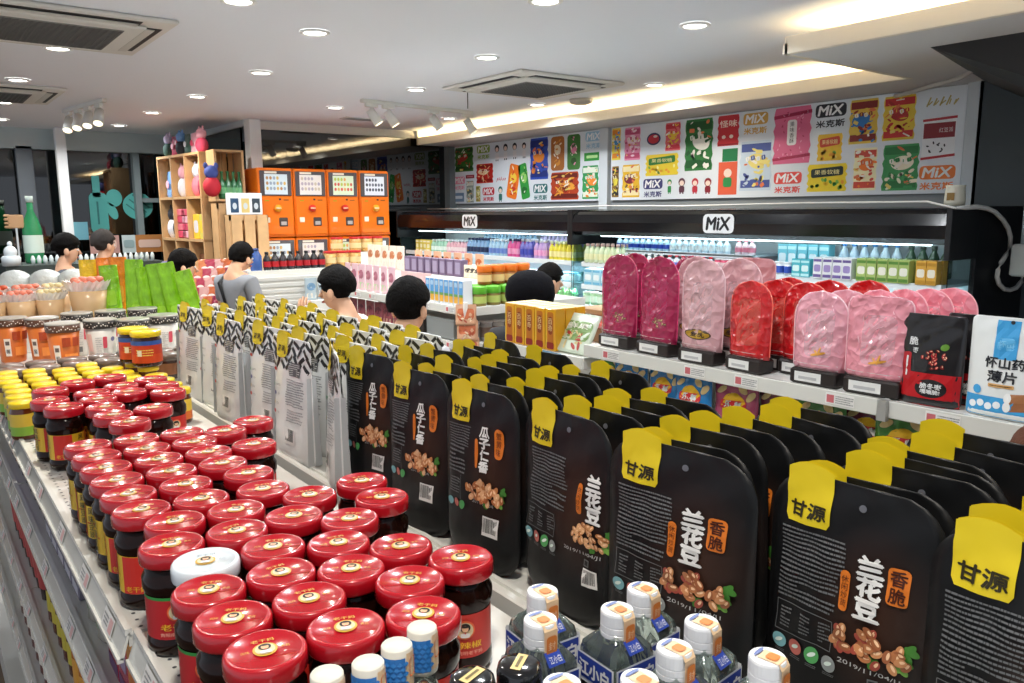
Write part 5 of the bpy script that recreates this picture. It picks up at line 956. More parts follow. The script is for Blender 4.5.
# fruit pouches: see-through domed film on a dark foot with a white ticket
def fruit_pouch(c, c2, h, w, spot, domed=True, clear=False):
    t = thing('dried_fruit_pouch', '', 'snack pouch'); film = mat(c, .22, coat=.7, bump=-.8, scale=26)
    b = MB(); b.box((0, 0, .024), (w*.86, .07, .046), mat('2a2422', .4), .006); b.shape(planeY(0, -.0355, .024), -w*.08, 0, w*.5, .028, mat('e4e4e0', .5), 1); b.shape(planeY(0, -.0358, .024), -w*.08, -.003, w*.34, .008, mat('b8b8b8', .5), 2); b.build('foot_box', t)
    m = MB(); fn, hw = pouch(m, w, h-.045, .075, film, domed=domed, rt=.03, rb=.01, top=.22, nx=14, nz=22, bend=2.6); o = m.build('pouch_body', t); o.location.z = .045
    s = MB(); n = 30   # welded seam around the outline
    H = h-.045
    pts = [((hw(q)) * 1.0, q) for q in [H*i/n for i in range(1, n)]]
    for sg in (-1, 1): s.tube([(sg*x, 0, z) for x, z in pts]+[(0, 0, H)], .0022, mat(c2, .25, coat=.5), 6)
    o2 = s.build('welded_seam', t); o2.location.z = .045
    p = MB()
    p.shape(fn, 0, .012, w*.82, .016, mat('e8dcdc', .3), 1, nu=6)
    if spot == 'green': nuts(p, fn, w*.16, .075, w*.34, .035, ['5a7a3a', '3f5a2c', '8aa060'], 14, 2, 1, False)
    elif spot == 'gold': p.shape(fn, w*.02, .055, w*.62, .034, mat('3a2c20'), 1, 'ell', nu=4); p.shape(fn, w*.02, .055, w*.56, .028, mat('b8902c'), 2, 'ell', nu=4); p.text(fn, '金枕', w*.02, .055, .016, mat('3a2c20'), 3, w*.36, bold=.05)
    elif spot == 'leaf': [p.shape(fn, w*(.08+.06*math.cos(a)), .05+.008*math.sin(a), w*.16, .007, mat('d89a38'), 2, 'ell', a) for a in (.3, 1.3, 2.4, 3.4)]
    wc = mat(c2, .25, coat=.6, bump=-.8, scale=26, alpha=.45); p.shape(fn, w*.05, h*.40, w*.5, h*.5, wc, .6, 'rr', r=.2, nu=6)
    for i in range(7): p.shape(fn, math.sin(i*2.3)*w*.25, h*(.25+.07*i), w*.13, .003, mat(c2, .1, coat=.8), 1, 'ell', i*.9)  # pale streaks: highlights of the film creases, painted on
    o3 = p.build('front_print', t); o3.location.z = .045
    return t
FP = {'mag': Kind(fruit_pouch('a01848', 'd84878', .345, .178, 'green')), 'pale': Kind(fruit_pouch('d0a0a4', 'ecc8cc', .345, .170, 'gold')), 'red': Kind(fruit_pouch('c41c20', 'f07060', .285, .158, 'none')),
      'pink': Kind(fruit_pouch('dc98a4', 'f4ccd4', .272, .165, 'leaf')), 'pinkw': Kind(fruit_pouch('e0909c', 'f4c4cc', .270, .178, 'leaf', False)), 'palew': Kind(fruit_pouch('d09498', 'e8b8bc', .34, .16, 'none', False)), 'lpk': Kind(fruit_pouch('e88a98', 'f4b0b8', .272, .15, 'none'))}
FL = [('mag',2.10,2.085,'leftmost magenta dried fruit pouch at the front'),('mag',2.20,2.105,'magenta pouch showing between the two front magenta ones'),('mag',2.095,1.885,'second magenta dried fruit pouch with green leaf print'),('mag',2.20,1.83,'magenta pouch tucked behind the pale pink pouches'),
 ('pale',2.085,1.685,'tall pale pink pouch with gold oval at the front'),('pale',2.19,1.80,'pale pink pouch edge left of the front pale one'),('pale',2.20,1.63,'pale pink pouch with gold oval behind the first'),('palew',2.33,1.66,'square-topped pale pink pouch behind the rounded ones'),
 ('red',2.09,1.50,'front red domed pouch left of the light pink ones'),('red',2.19,1.475,'second red domed pouch just behind the front red one'),('red',2.17,1.36,'red pouch behind the left light pink pouch'),('red',2.29,1.50,'red pouch deeper behind the front red pouches'),('red',2.29,1.36,'red pouch peeking above, between red and pink ones'),('red',2.38,1.28,'deepest red pouch behind the light pink pouches'),
 ('pink',2.08,1.255,'round-topped light pink pouch with golden print, front left of two'),('pinkw',2.085,1.085,'wide light pink pouch with golden print beside the black-red pouches'),('pink',2.17,1.23,'light pink pouch between the two front light pink ones'),
 ('lpk',2.24,1.17,'rose pouch behind the wide light pink pouch, nearest of the line'),('lpk',2.31,1.13,'rose pouch behind, second in the line toward the fridge'),('lpk',2.38,1.095,'rose pouch behind, third in the line toward the fridge'),('lpk',2.45,1.06,'last rose pouch behind, above the black-red pouches')]
for k, x, y, l in FL: FP[k].put((x, y, 1.381), -PI/2+random.uniform(-.06, .06)-(.12 if k == 'lpk' else 0), l, 'dried fruit pouches on the right shelf')
def jujube_pouch():
    t = thing('jujube_pouch', '', 'snack pouch'); w, h = .155, .235; m = MB(); fn, hw = pouch(m, w, h, .06, mat('1c1a1c', .3, coat=.5), rb=.01, rt=.008, top=.1, nx=14, nz=18); m.build('pouch_body', t)
    p = MB()
    for q in range(4): p.shape(fn, 0, h*(.045+q*.09), w*.97, h*.092, mat('b8141c', .35), 1, nu=10)
    p.shape(fn, .01, h*.20, w*.5, h*.2, mat('1a1416'), 3, 'ell', nu=4); p.text(fn, '脆冬枣', .01, h*.225, h*.06, wt, 4, w*.34, bold=.04); p.text(fn, '嘎嘣脆!', .01, h*.165, h*.05, wt, 4, w*.3, bold=.04)
    nuts(p, fn, w*.08, h*.52, w*.42, h*.24, ['a01c24', '7c1018', 'c03038'], 26, 4, 2, False); p.text(fn, '脆', -w*.28, h*.70, h*.09, wt, 3, bold=.04); p.text(fn, '枣', -w*.24, h*.60, h*.06, wt, 3); p.shape(fn, w*.22, h*.66, w*.14, h*.07, mat('6a9a3a'), 3, 'ell', .5)
    p.shape(fn, -w*.36, h*.42, w*.14, h*.3, mat('b02028'), 2, 'rr', .05); p.shape(fn, -w*.36, h*.42, w*.03, h*.22, wt, 3); p.build('front_print', t); return t
JP = Kind(jujube_pouch())
JP.put((2.085, .94, 1.381), -PI/2+.05, 'black and red jujube pouch at the front beside the pink pouches', 'black and red jujube pouches'); JP.put((2.16, .865, 1.381), -PI/2-.05, 'black and red jujube pouch half hidden behind the white-blue one', 'black and red jujube pouches')
def yam_pouch():
    t = thing('yam_chip_pouch', 'white and blue yam chip pouch at the right edge of the shelf', 'snack pouch', (2.085, .755, 1.381), -PI/2); w, h = .19, .245; m = MB(); fn, hw = pouch(m, w, h, .06, mat('e8ebe8', .4, coat=.2), rb=.008, rt=.012, top=.06, nx=16, nz=18); m.build('pouch_body', t)
    p = MB(); bl = mat('3f9fd8', .4)
    p.shape(fn, 0, h*.115, w*.96, h*.2, bl, 2, nu=14); p.shape(fn, -w*.06, h*.78, w*.27, h*.38, bl, 1, nu=4); p.text(fn, '怀山', -w*.06, h*.74, h*.07, mat('8ad0f0'), 3, w*.17, vert=False); p.shape(fn, -w*.06, h*.74, w*.2, h*.12, mat('5fb4e4'), 2, 'rr')
    p.text(fn, '怀山药', -w*.05, h*.555, h*.105, mat('20242a'), 3, w*.46, bold=.05); p.text(fn, '薄片', -w*.06, h*.42, h*.11, mat('20242a'), 3, w*.34, bold=.05); p.shape(fn, -w*.06, h*.33, w*.3, h*.035, mat('d8a86a'), 3, 'rr'); micro(p, fn, -w*.19, w*.07, h*.32, h*.34, mat('6a4a20'), 1, 3, 4)
    p.shape(fn, -w*.34, h*.27, w*.1, h*.09, bl, 2, 'ell', .6); p.shape(fn, w*.26, h*.38, w*.12, h*.06, mat('6aa84a'), 3, 'ell', .8)
    for dy, c in ((.24, 'a87048'), (.155, '9a6440')):
        p.shape(fn, w*.24, h*dy, w*.42, h*.085, mat(c), 3, 'rr', .14); p.shape(fn, w*.035, h*(dy-.02), w*.09, h*.1, mat('f0f0ec'), 4, 'ell')
    for i in range(4): p.shape(fn, -w*(.38-i*.1), h*(.12+.02*(i % 2)), w*.09, h*.07, mat('eef2f4'), 3, 'ell', i)
    p.shape(fn, -w*.02, h*.955, .009, .009, mat('30343a'), 4, 'ell'); p.build('front_print', t); return t
yp = yam_pouch(); dup(yp, (2.085, .545, 1.381), -PI/2+.05, 'second white and blue yam chip pouch beyond the photo edge')
# crisps bags below
def crisps(c, c2):
    t = thing('crisps_bag', '', 'crisps bag'); w, h = .165, .25; m = MB(); fn, hw = pouch(m, w, h, .09, mat(c, .25, coat=.5, bump=.3, scale=18), rb=.01, rt=.006, top=.1, nx=14, nz=18, bend=2); m.build('bag_body', t)
    p = MB(); p.shape(fn, 0, h*.74, w*.54, h*.28, mat('e8b820'), 2, 'ell', nu=5); p.shape(fn, 0, h*.73, w*.58, h*.11, mat('c8202c'), 3, 'rr', .06, nu=5); p.text(fn, '乐事', 0, h*.73, h*.095, wt, 5, w*.36, bold=.06)
    for dx, dy, a in ((-.3, .90, .5), (.18, .93, -.4), (.36, .86, .9)): p.shape(fn, w*dx, h*dy, w*.24, h*.08, mat('e4cc90'), 3+a, 'ell', a, nu=3)
    p.shape(fn, 0, h*.12, w*.9, h*.14, mat(c2), 1, nu=6); p.build('front_print', t); return t
CK = {'blue': Kind(crisps('1c78b8', '4aa8d8')), 'pink': Kind(crisps('a84868', 'd890a0')), 'green': Kind(crisps('3a7a2c', '7ab040')), 'plum': Kind(crisps('6a2840', 'a85870'))}
for i, (c, y, x) in enumerate([('green',2.14,2.12),('blue',2.02,2.10),('blue',1.86,2.11),('blue',1.71,2.08),('pink',1.55,2.10),('plum',1.40,2.12),('green',1.25,2.10),('plum',1.12,2.14),('green',1.00,2.10),('pink',.86,2.12),('plum',.74,2.10)]):
    CK[c].put((x, y, 1.081), -PI/2+random.uniform(-.12, .12), '%s crisps bag on the shelf under the fruit pouches, %s from the left' % (c, ORD[i]), 'crisps bags under the fruit pouches')
# ============================================================ END DISPLAY WITH YELLOW BISCUIT BOXES
island('end_display', 2.03, 2.56, 2.215, 2.74, 'low white end display with yellow biscuit boxes and leaning snack packets', (1.325, 1.02, .7), ())
def biscuit_box():
    t = thing('biscuit_box', '', 'biscuit box'); w, d, h = .062, .05, .17; m = MB(); m.box((0, 0, h/2), (w, d, h), mat('dca018', .35, coat=.2), .002); m.box((0, 0, h+.0006), (w*.96, d*.96, .001), mat('ecd8a0', .5)); m.build('carton', t)
    p = MB(); f = planeY(0, -d/2-.0004, 0); p.shape(f, .0, h*.52, w*.6, h*.8, mat('b86a14'), 1, 'rr', nu=2); p.shape(f, 0, h*.6, w*.42, h*.44, mat('8a3a10'), 2, 'rr', r=.5); p.text(f, '百奇', 0, h*.62, .024, mat('e8c890'), 3, bold=.03, vert=True); p.shape(f, 0, h*.12, w*.7, h*.16, mat('8a2014'), 3, 'rr'); p.shape(f, -w*.42, h*.5, w*.1, h*.9, mat('e8c040'), 1); p.build('printed_front', t); return t
BK = Kind(biscuit_box())
for j in range(3):
    for i in range(5): BK.put((2.075+j*.056, 2.695-i*.068, 1.3265), -PI/2, 'yellow biscuit box on the end display, %s from the left, %s row' % (ORD[i], ['front', 'middle', 'back'][j]), 'yellow biscuit boxes')
def packet(nm, lab, loc, rz, tilt, c, cs, w=.15, h=.19, txt=None):
    t = thing(nm, lab, 'snack packet', loc, rz); t.rotation_euler = (tilt, 0, rz); m = MB(); fn, hw = pouch(m, w, h, .035, mat(c, .3, coat=.4), rb=.006, rt=.006, top=.1); m.build('packet_body', t)
    p = MB(); rnd = random.Random(len(lab)); p.shape(fn, 0, h*.55, w*.8, h*.5, mat(cs[0]), 1, 'rr', nu=3)
    for i in range(10): p.shape(fn, rnd.uniform(-.3, .3)*w, h*rnd.uniform(.15, .5), w*.2, h*.08, mat(cs[1+i % 2]), 2, 'ell', rnd.random()*3)
    if txt: p.text(fn, txt, 0, h*.68, h*.14, mat(cs[3]), 4, w*.6, bold=.04)
    p.build('printed_front', t); return t
packet('snack_packet', 'pale green snack packet leaning on the yellow biscuit boxes', (2.07, 2.33, 1.327), -PI/2, -.5, 'c8d4c0', ['7a9a5a', 'a83028', 'd0c08a', 'f0f0e0'], .2, .17, '鲜果')
packet('snack_packet', 'blue and yellow snack packet hanging on the front of the end display', (2.012, 2.40, 1.17), -PI/2, -.08, '6a98b8', ['d8cc50', '88a838', 'e8e0a0', 'e8f0f0'], .15, .16, '小米')
packet('snack_packet', 'red snack packet lying on top behind the biscuit boxes', (2.32, 2.42, 1.40), -PI/2-.3, -1.1, 'c8402c', ['e0a898', 'f0d0b8', 'a82018', 'f4e8e0'], .19, .15)
for i in range(5): tag(small_bottle('c8a060', '8a5a30', .14, .035, 'e0c890', style='box').build('amber_carton'), 'amber carton at the right rear of the end display, %s from the front' % ORD[i], 'carton', 'amber cartons on the end display').location = (2.30+i*.055, 2.245+.03, 1.327)
f = MB(); f.box((2.43, 2.4, 1.46), (.2, .28, .03), mat('a88a68', .5), .008); f.bx(2.34, 2.52, 2.31, 2.5, 1.327, 1.445, mat('7a6048')); tag(f.build('brown_box'), 'brown lidded box behind the leaning packets', 'box')
# ============================================================ ISLAND C (blue cartons, green-lid jars)
island('island_shelving', 2.32, 3.15, 3.42, 5.2, 'white island shelving with blue cartons and green-lidded jars', (1.385, 1.19, .95, .7), (1,))
f = MB(); f.bx(2.62, 2.95, 3.7, 5.18, 1.386, 1.50, METALW, .003); tag(f.build('display_riser'), 'white riser on the island behind the blue cartons', 'riser')
def put_run(mk, nm, lab, grp, pts, rz=-PI/2, cat='packet'):
    k = None
    for i, p in enumerate(pts):
        if k is None: k = Kind(tag(mk().build(nm), '', cat, grp))
        k.put(p, rz+random.uniform(-.06, .06), '%s, %s from the left' % (lab, ORD[i]), grp)
def blue_carton():
    m = MB(); h = .14; m.box((0, 0, h/2), (.043, .06, h), mat('d8dce0', .4), .002); f = planeY(0, -.0304, 0); m.shape(f, 0, h*.68, .036, h*.55, mat('5a9ad0'), 1); m.shape(f, 0, h*.8, .026, h*.18, mat('a8c8e0'), 2, 'rr'); m.shape(f, 0, h*.25, .036, h*.3, mat('e0a840'), 1); m.shape(f, 0, h*.4, .036, h*.1, mat('6a9a50'), 2); return m
put_run(blue_carton, 'blue_carton', 'slim pale blue and yellow carton on the island', 'slim blue cartons', [(2.365, 3.83-i*.048, 1.386) for i in range(8)], cat='carton')
def pot_jar(lid, body, h=.105, r=.04):
    m = MB(); m.lathe([(r*.94, 0), (r, .004), (r, h*.62), (r*.9, h*.66)], mat(body, .3, coat=.3), 20); m.lathe([(r*1.03, h*.62), (r*1.06, h*.65), (r*1.06, h*.94), (r*.98, h)], mat(lid, .35), 20); m.lathe([(r*1.01, h*.15), (r*1.01, h*.5)], mat('a8b860' if lid == '5aa82c' else 'e0b880', .4), 20, capb=False, capt=False); return m
put_run(lambda: pot_jar('5aa82c', '7a6a2a'), 'green_lid_jar', 'green-lidded jar on the end of the island', 'green-lidded jars', [(2.44+i*.092, 3.475, 1.386) for i in range(6)], 0, 'jar')
put_run(lambda: pot_jar('5aa82c', '7a6a2a'), 'green_lid_jar', 'green-lidded jar in the second row of the island', 'green-lidded jars', [(2.50+i*.092, 3.58, 1.386) for i in range(6)], 0, 'jar')
put_run(lambda: pot_jar('d86a1c', '9a5a2a'), 'orange_lid_jar', 'orange-lidded jar stacked on the green-lidded jars', 'orange-lidded jars', [(2.53+i*.088, 3.50+.05, 1.4915) for i in range(4)], 0, 'jar')
put_run(lambda: small_bottle('b8b4b0', 'd0ccc8', .11, .036, '8a7468', style='cup'), 'grey_cup', 'grey and white cup on the second shelf of the island end', 'grey cups on the island', [(2.40+i*.085, 3.48, 1.191) for i in range(6)], 0, 'cup')
def slim_packet(c, c2, c3, w=.085, h=.17):
    m = MB(); fn, hw = pouch(m, w, h, .03, mat(c, .3, coat=.4), rb=.005, rt=.005, top=.1, nx=8, nz=10); m.shape(fn, 0, h*.6, w*.7, h*.35, mat(c2), 1, 'ell', nu=2); m.shape(fn, 0, h*.2, w*.8, h*.22, mat(c3), 1, 'rr', nu=2); return m
put_run(lambda: slim_packet('d8b4bc', 'a86878', 'a8c890'), 'pink_packet', 'pink striped snack packet on the island front', 'pink packets on the island', [(2.37, 4.90-i*.10, 1.386) for i in range(7)])
put_run(lambda: slim_packet('e0bcb8', 'c87a78', 'e8e0d8', .09, .15), 'rose_packet', 'rose floral snack packet on the island beside the blue cartons', 'rose packets on the island', [(2.40, 4.20-i*.09, 1.386) for i in range(4)])
put_run(lambda: slim_packet('e4d8c8', 'b07048', 'd8c8c0', .1, .16), 'white_swirl_packet', 'white and brown swirl packet on the riser', 'swirl packets on the riser', [(2.66, 5.12-i*.105, 1.501) for i in range(5)])
def purple_carton():
    m = MB(); m.box((0, 0, .05), (.075, .05, .1), mat('6a5a74', .4), .002); m.shape(planeY(0, -.0254, .05), 0, 0, .05, .07, mat('9088a0'), 1); return m
put_run(purple_carton, 'purple_carton', 'purple carton on the riser above the blue cartons', 'purple cartons on the riser', [(2.66, 4.57-i*.085, 1.501) for i in range(8)], cat='carton')
put_run(lambda: slim_packet('d8a888', 'b86030', 'e8d8c8', .09, .13), 'snack_roll', 'orange-brown packet on the riser behind the purple cartons', 'orange packets on the riser', [(2.80, 4.7-i*.12, 1.501) for i in range(7)])
put_run(lambda: slim_packet('e8dcc0', '3a3430', 'd8cca8', .1, .075), 'cream_packet', 'cream packet with black mark between riser and jars', 'cream packets on the riser', [(2.64, 3.86-i*.045, 1.501) for i in range(3)])
for i, z in enumerate((1.30, 1.22, 1.13)):
    packet('hanging_packet', 'orange-white snack packet hanging at the island corner, %s from the top' % ORD[i], (2.30, 3.40-.012*i, z), -PI/4, -.1+.0*i, 'c89a7a', ['b8603a', 'd8c0a0', 'a84830', 'f0e0d0'], .11, .11)
f = MB(); f.bx(2.29, 2.31, 3.395, 3.41, 1.1, 1.42, mat('e8e4dc', .4)); tag(f.build('hanging_strip'), 'narrow strip holding the hanging snack packets at the island corner', 'strip')
f = MB(); f.box((2.35, 3.72, 1.25), (.03, .3, .11), mat('8a8e8c', .4), .006); f.box((2.34, 3.9, 1.25), (.05, .1, .1), mat('2a2420'), .004); tag(f.build('shelf_basket'), 'grey basket panel with a dark packet under the blue cartons', 'basket')
put_run(lambda: slim_packet('8a4048', '5a2430', 'c8a088', .11, .13), 'dark_red_packet', 'dark red packet on the second shelf of the island', 'dark red packets on the island', [(2.38, 5.1-i*.12, 1.191) for i in range(8)])
# ============================================================ FAR LEFT ISLAND D (black bottles)
t = island('low_island', 2.42, 3.3, 7.0, 7.42, 'far white shelving with black-capped drink bottles before the orange machines', (1.375, 1.08), ())
f = MB(); f.bx(2.45, 3.28, 6.973, 6.986, .9, 1.34, METALW)
for i in range(7): f.bx(2.47, 3.26, 6.962, 6.973, .95+i*.055, .985+i*.055, mat('cfcfca', .4), .002)
f.bx(2.42, 2.47, 6.95, 6.986, 0, 1.33, METALW, .004); tag(f.build('slatted_panel'), 'white slatted front panel of the far shelving', 'panel')
put_run(lambda: small_bottle('28282c', '141416', .165, .036, 'b02028'), 'dark_sauce_bottle', 'black bottle with red band on the far shelving', 'black bottles on the far shelving', [(2.62+i*.075, 7.06, 1.376) for i in range(8)], 0, 'bottle')
t = thing('blue_water_jug', 'blue water jug at the left end of the far shelving', 'jug', (2.52, 7.06, 1.376)); MB().lathe([(.05, 0), (.052, .01), (.052, .13), (.03, .17), (.025, .18)], mat('3a5a98', .15, coat=.5), 18).build('jug_body', t); MB().lathe([(.03, .175), (.03, .2)], mat('2a4478', .3), 16).build('jug_lid', t)
def nut_tub(h=.15):
    m = MB(); m.lathe([(.055, 0), (.06, .01), (.06, h*.85), (.05, h*.88)], mat('c89a58', .25, coat=.4, vary=.3, scale=80), 20); m.lathe([(.058, h*.85), (.062, h*.87), (.062, h*.98), (.055, h)], mat('c02024', .35), 20); m.lathe([(.0605, .04), (.0605, .09)], mat('e0c890', .4), 20, capb=False, capt=False); return m
put_run(nut_tub, 'nut_tub', 'red-lidded plastic tub of nuts on the far shelving', 'red-lidded nut tubs', [(3.25, 7.10, 1.376), (3.38, 7.1, 1.376), (3.51, 7.1, 1.376)], 0, 'tub')
island('low_island', 3.31, 4.1, 7.0, 7.42, 'far white shelving with red-lidded nut tubs', (1.375, 1.08), ())
put_run(nut_tub, 'nut_tub', 'red-lidded nut tub raised at the back of the far shelving', 'raised red-lidded nut tubs', [(3.42, 7.3, 1.50), (3.62, 7.3, 1.50), (3.74, 7.3, 1.50), (3.86, 7.3, 1.50)], 0, 'tub')
f = MB(); f.bx(3.33, 4.0, 7.22, 7.4, 1.376, 1.499, METALW); tag(f.build('display_riser'), 'white riser under the raised nut tubs', 'riser')
put_run(lambda: slim_packet('a8b8c0', '6a90b0', 'd8d0c0', .12, .2), 'pastel_packet', 'pastel packet on the shelf beneath the black bottles', 'pastel packets on the far shelving', [(2.95+i*.13, 6.88, 1.1) for i in range(5)], 0)
f = MB(); f.bx(2.85, 3.6, 6.82, 6.945, 0, 1.098, METALW, .004); tag(f.build('low_ledge'), 'low white ledge carrying the pastel packets', 'ledge')
# ============================================================ PEOPLE
def skin_mesh(name, verts, edges, m, parent, sub=2):
    me = bpy.data.meshes.new(name); me.from_pydata([v[:3] for v in verts], edges, []); o = bpy.data.objects.new(name, me); COL.objects.link(o)
    md = o.modifiers.new('s', 'SKIN'); md.use_smooth_shade = True; s2 = o.modifiers.new('u', 'SUBSURF'); s2.levels = sub; s2.render_levels = sub
    for i, v in enumerate(verts): me.skin_vertices[0].data[i].radius = (v[3], v[4] if len(v) > 4 else v[3]); me.skin_vertices[0].data[i].use_root = (i == 0)
    dg_ = bpy.context.evaluated_depsgraph_get(); nm = bpy.data.meshes.new_from_object(o.evaluated_get(dg_)); bpy.data.objects.remove(o)
    nm.name = name; nm.materials.clear(); nm.materials.append(m); nm.polygons.foreach_set('use_smooth', [True]*len(nm.polygons))
    o = bpy.data.objects.new(name, nm); COL.objects.link(o); o.parent = parent; return o
def person(x, y, H, face, label, shirt, trousers='2a3040', hair='0c0a09', hairstyle='short', skin='d8a888', arm='down', bow=0.0, headturn=0, strap=False):
    """faces local -Y; H = standing height"""
    k = H/1.70; t = thing('person', label, 'person', (x, y, 0), face); sm_ = mat(skin, .55); 
    S = lambda a, b, c, r, r2=None: (a*k, b*k, c*k, r*k, (r2 or r)*k)
    V = [S(0,0,.95,.13,.10), S(0,.005,1.10,.12,.095), S(0,.01,1.28,.15,.10), S(0,.01,1.40,.13,.085), S(0,.015,1.46,.058), S(0,.005,1.52,.055)]; E = [(0,1),(1,2),(2,3),(3,4),(4,5)]
    def ch(start, pts):
        p = start
        for q in pts: V.append(q); E.append((p, len(V)-1)); p = len(V)-1
        return p
    for s in (-1, 1):
        ch(0, [S(s*.09,0,.88,.095), S(s*.10,-.01,.50,.060), S(s*.10,.015,.30,.055), S(s*.10,.02,.09,.040), S(s*.10,-.03,.045,.038), S(s*.105,-.14,.03,.032)])
        if arm == 'face' and s == 1: w = ch(3, [S(s*.17,.01,1.385,.055), S(s*.22,-.03,1.16,.042), S(s*.12,-.20,1.30,.034), S(s*.06,-.20,1.42,.026)]); hx, hy, hz, dz = s*.05, -.205, 1.45, 1
        elif arm == 'fwd': w = ch(3, [S(s*.17,.01,1.385,.055), S(s*.22,-.02,1.14,.042), S(s*.18,-.25,1.08,.034), S(s*.16,-.30,1.08,.025)]); hx, hy, hz, dz = s*.155, -.33, 1.08, 0
        else: w = ch(3, [S(s*.17,.01,1.385,.055), S(s*.22,.02,1.12,.042), S(s*.24,-.03,.90,.034), S(s*.24,-.05,.83,.025)]); hx, hy, hz, dz = s*.24, -.055, .80, -1
        p = ch(w, [S(hx, hy, hz, .034, .020)])
        for fi in range(4):
            o_ = (fi-1.5)*.019; L = [.062, .074, .070, .055][fi]
            if dz: ch(p, [S(hx, hy+o_, hz+dz*.035, .0095), S(hx-s*.008, hy+o_, hz+dz*(.035+L*.5), .0085), S(hx-s*.022, hy+o_, hz+dz*(.03+L), .0075)])
            else: ch(p, [S(hx+o_, hy-.035, hz, .0095), S(hx+o_, hy-.035-L*.5, hz-.006, .0085), S(hx+o_, hy-.035-L*.95, hz-.024, .0075)])
        ch(p, [S(hx, hy-.032, hz-.005 if dz >= 0 else hz+.01, .010), S(hx-s*.012, hy-.05, hz+dz*.03, .0085)])
    # head is grown from the neck in the same surface
    c_, s_ = math.cos(headturn), math.sin(headturn)
    def hd(a, b, c): b2 = b-bow*(c-1.5); return (a*c_-b2*s_, a*s_+b2*c_, c-bow*.08)
    a1 = hd(0, -.035, 1.545); a2 = hd(0, -.012, 1.60); a3 = hd(0, .0, 1.645)
    ch(5, [S(*a1, .058, .062), S(*a2, .074, .088), S(*a3, .064, .08)])
    skin_mesh('body', V, E, sm_, t)
    shv = [S(0,0,.90,.15,.115), S(0,.005,1.10,.138,.112), S(0,.01,1.28,.168,.115), S(0,.01,1.39,.145,.098), S(0,.012,1.462,.074)]; she = [(0,1),(1,2),(2,3),(3,4)]
    for s in (-1, 1): n = len(shv); shv += [S(s*.17,.01,1.385,.070), S(s*.215,.0 if arm == 'down' else -.02,1.20,.062)]; she += [(3, n), (n, n+1)]
    skin_mesh('shirt', shv, she, mat(shirt, .8, bump=.1, scale=20), t)
    trv = [S(0,0,.97,.145,.112)]; tre = []
    for s in (-1, 1): n = len(trv); trv += [S(s*.09,0,.86,.108), S(s*.10,-.01,.50,.078), S(s*.10,.02,.12,.066)]; tre += [(0, n), (n, n+1), (n+1, n+2)]
    skin_mesh('trousers', trv, tre, mat(trousers, .8), t)
    for s in (-1, 1):
        m = MB(); m.ell((s*.103*k, -.06*k, .045*k), (.052*k, .14*k, .045*k), mat('26262a', .6), 14, 8); m.build('shoe', t)
    hc = Vector(hd(0, -.005, 1.615))*k
    # face and ears
    def hp(a, b, c): return (hc.x+(a*c_-(b)*s_)*k, hc.y+(a*s_+b*c_)*k, hc.z+c*k)
    for s in (-1, 1):
        m = MB(); m.ell(hp(s*.079, .005, -.025), (.012*k, .02*k, .032*k), sm_, 10, 8); m.build('ear', t)
        m = MB(); m.ell(hp(s*.03, -.077, -.012), (.014*k, .008*k, .008*k), mat('f0ece8', .3), 10, 6); m.ell(hp(s*.03, -.083, -.012), (.006*k, .004*k, .006*k), mat('1c1410', .3), 8, 6); m.build('eye', t)
        m = MB(); m.tube([hp(s*.048, -.070, .012), hp(s*.03, -.079, .018), hp(s*.014, -.080, .013)], .0035*k, mat(hair, .8), 6); m.build('eyebrow', t)
    m = MB(); m.tube([hp(0, -.076, .0), hp(0, -.086, -.025), hp(0, -.095, -.04), hp(0, -.080, -.048)], [.007*k, .010*k, .014*k, .009*k], sm_, 10); m.build('nose', t)
    m = MB(); m.ell(hp(0, -.074, -.072), (.024*k, .008*k, .007*k), mat('b86a60', .5), 12, 6); m.build('mouth', t)
    # hair: a shell round the skull, cut low at the nape and high at the forehead
    m = MB(); V2 = []; F2 = []; n, kk = 40, 20; rnd = random.Random(int(x*100+y*10)); big = {'short': 1.0, 'bob': 1.08, 'cap': 1.0, 'full': 1.06}[hairstyle]
    for j in range(kk+1):
        th = PI*.80*j/kk
        for i in range(n):
            a = 2*PI*i/n; front = -math.cos(a-PI*0)  # a measured from -Y
            dx, dy, dz = math.sin(th)*math.sin(a), -math.sin(th)*math.cos(a), math.cos(th)
            lim = (.12 if dy < -.45 else -.02 if abs(dx) > .72 else -.42 if dy > .3 else -.2) if hairstyle != 'bob' else (.0 if dy < -.5 else -.75)
            r_ = 1.0; z_ = dz
            if dz < lim: r_ = .80
            q = big*(1+(.035*math.sin(a*7+j*1.3)*math.sin(th*5+a*2)+rnd.uniform(-.012, .015) if dz > lim else 0))*r_
            V2.append(hp(dx*.090*q, .005+dy*.108*q, .02+z_*.112*q))
    for j in range(kk):
        for i in range(n): i2 = (i+1) % n; F2.append((j*n+i, j*n+n+i, j*n+n+i2, j*n+i2))
    m.add(V2, F2, mat(hair, .75, bump=.5, scale=90, ior=1.2), True); m.build('hair', t)
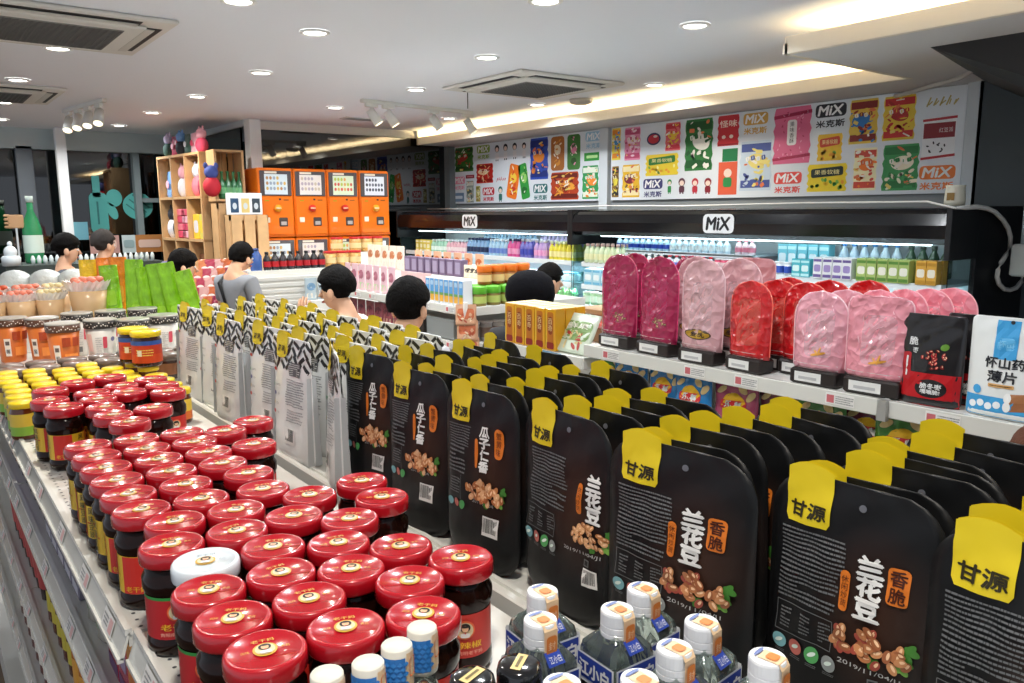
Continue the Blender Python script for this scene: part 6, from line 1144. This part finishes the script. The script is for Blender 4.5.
    if strap: m = MB(); m.tube([(.10*k, -.12*k, 1.1*k), (.115*k, -.11*k, 1.38*k), (.10*k, 0, 1.47*k), (.07*k, .12*k, 1.38*k), (-.05*k, .135*k, 1.1*k)], .016*k, BLK, 8); m.build('bag_strap', t)
    if hairstyle == 'cap':
        m = MB(); m.lathe([(.125*k, -.055*k), (.135*k, -.02*k), (.132*k, .03*k), (.115*k, .075*k), (.07*k, .108*k), (.02*k, .118*k)], mat('0c0c10', .9, bump=.2, scale=60, ior=1.2), 28, (hc.x, hc.y, hc.z+.025*k)); m.build('soft_hat', t)
    return t
def yaw_to(dx, dy): return math.atan2(dy, dx)+PI/2
R = (.794, -.608); Fd = (.608, .794)
def facing(r, f): return yaw_to(R[0]*r+Fd[0]*f, R[1]*r+Fd[1]*f)
person(1.76, 3.72, 1.60, facing(-1, .25), 'young person in a white shirt seen in profile, hand raised to the face', 'dcdcdc', arm='face', bow=.25)
person(1.66, 2.90, 1.585, facing(.45, .9), 'person with bowl-cut black hair seen from behind, nearest the black pouches', 'c8c8cc', hairstyle='full', bow=.2)
person(2.42, 3.02, 1.56, facing(.2, 1), 'person in a black soft hat behind the yellow biscuit boxes', '18181c', trousers='18181c', hairstyle='cap', bow=.15)
person(3.40, 4.05, 1.52, facing(1, .35), 'dark-haired shopper in profile, facing the fridges', '20222a', bow=.15)
person(1.066, 7.39, 1.70, facing(.9, .5), 'black-haired shopper by the white post on the left', '4a5058', bow=.1)
person(1.42, 7.75, 1.71, facing(.5, .9), 'greyish-haired shopper beneath the striped window disc', '8a7a70', hair='3a3634')
person(2.09, 6.30, 1.66, facing(.5, .8), 'shopper in a grey T-shirt with a black strap, near the crates', '84888e', hairstyle='short', arm='fwd', bow=.5, strap=True)
person(1.56, 5.95, 1.62, facing(.9, .4), 'shopper in black bending behind the green pouches', '16161a', arm='fwd', bow=.3)
person(1.81, .575, 1.425, yaw_to(1, .1), 'brown-haired person at the right edge below the white-blue pouch', '6a4a3c', hair='5a3a2c', bow=.1)
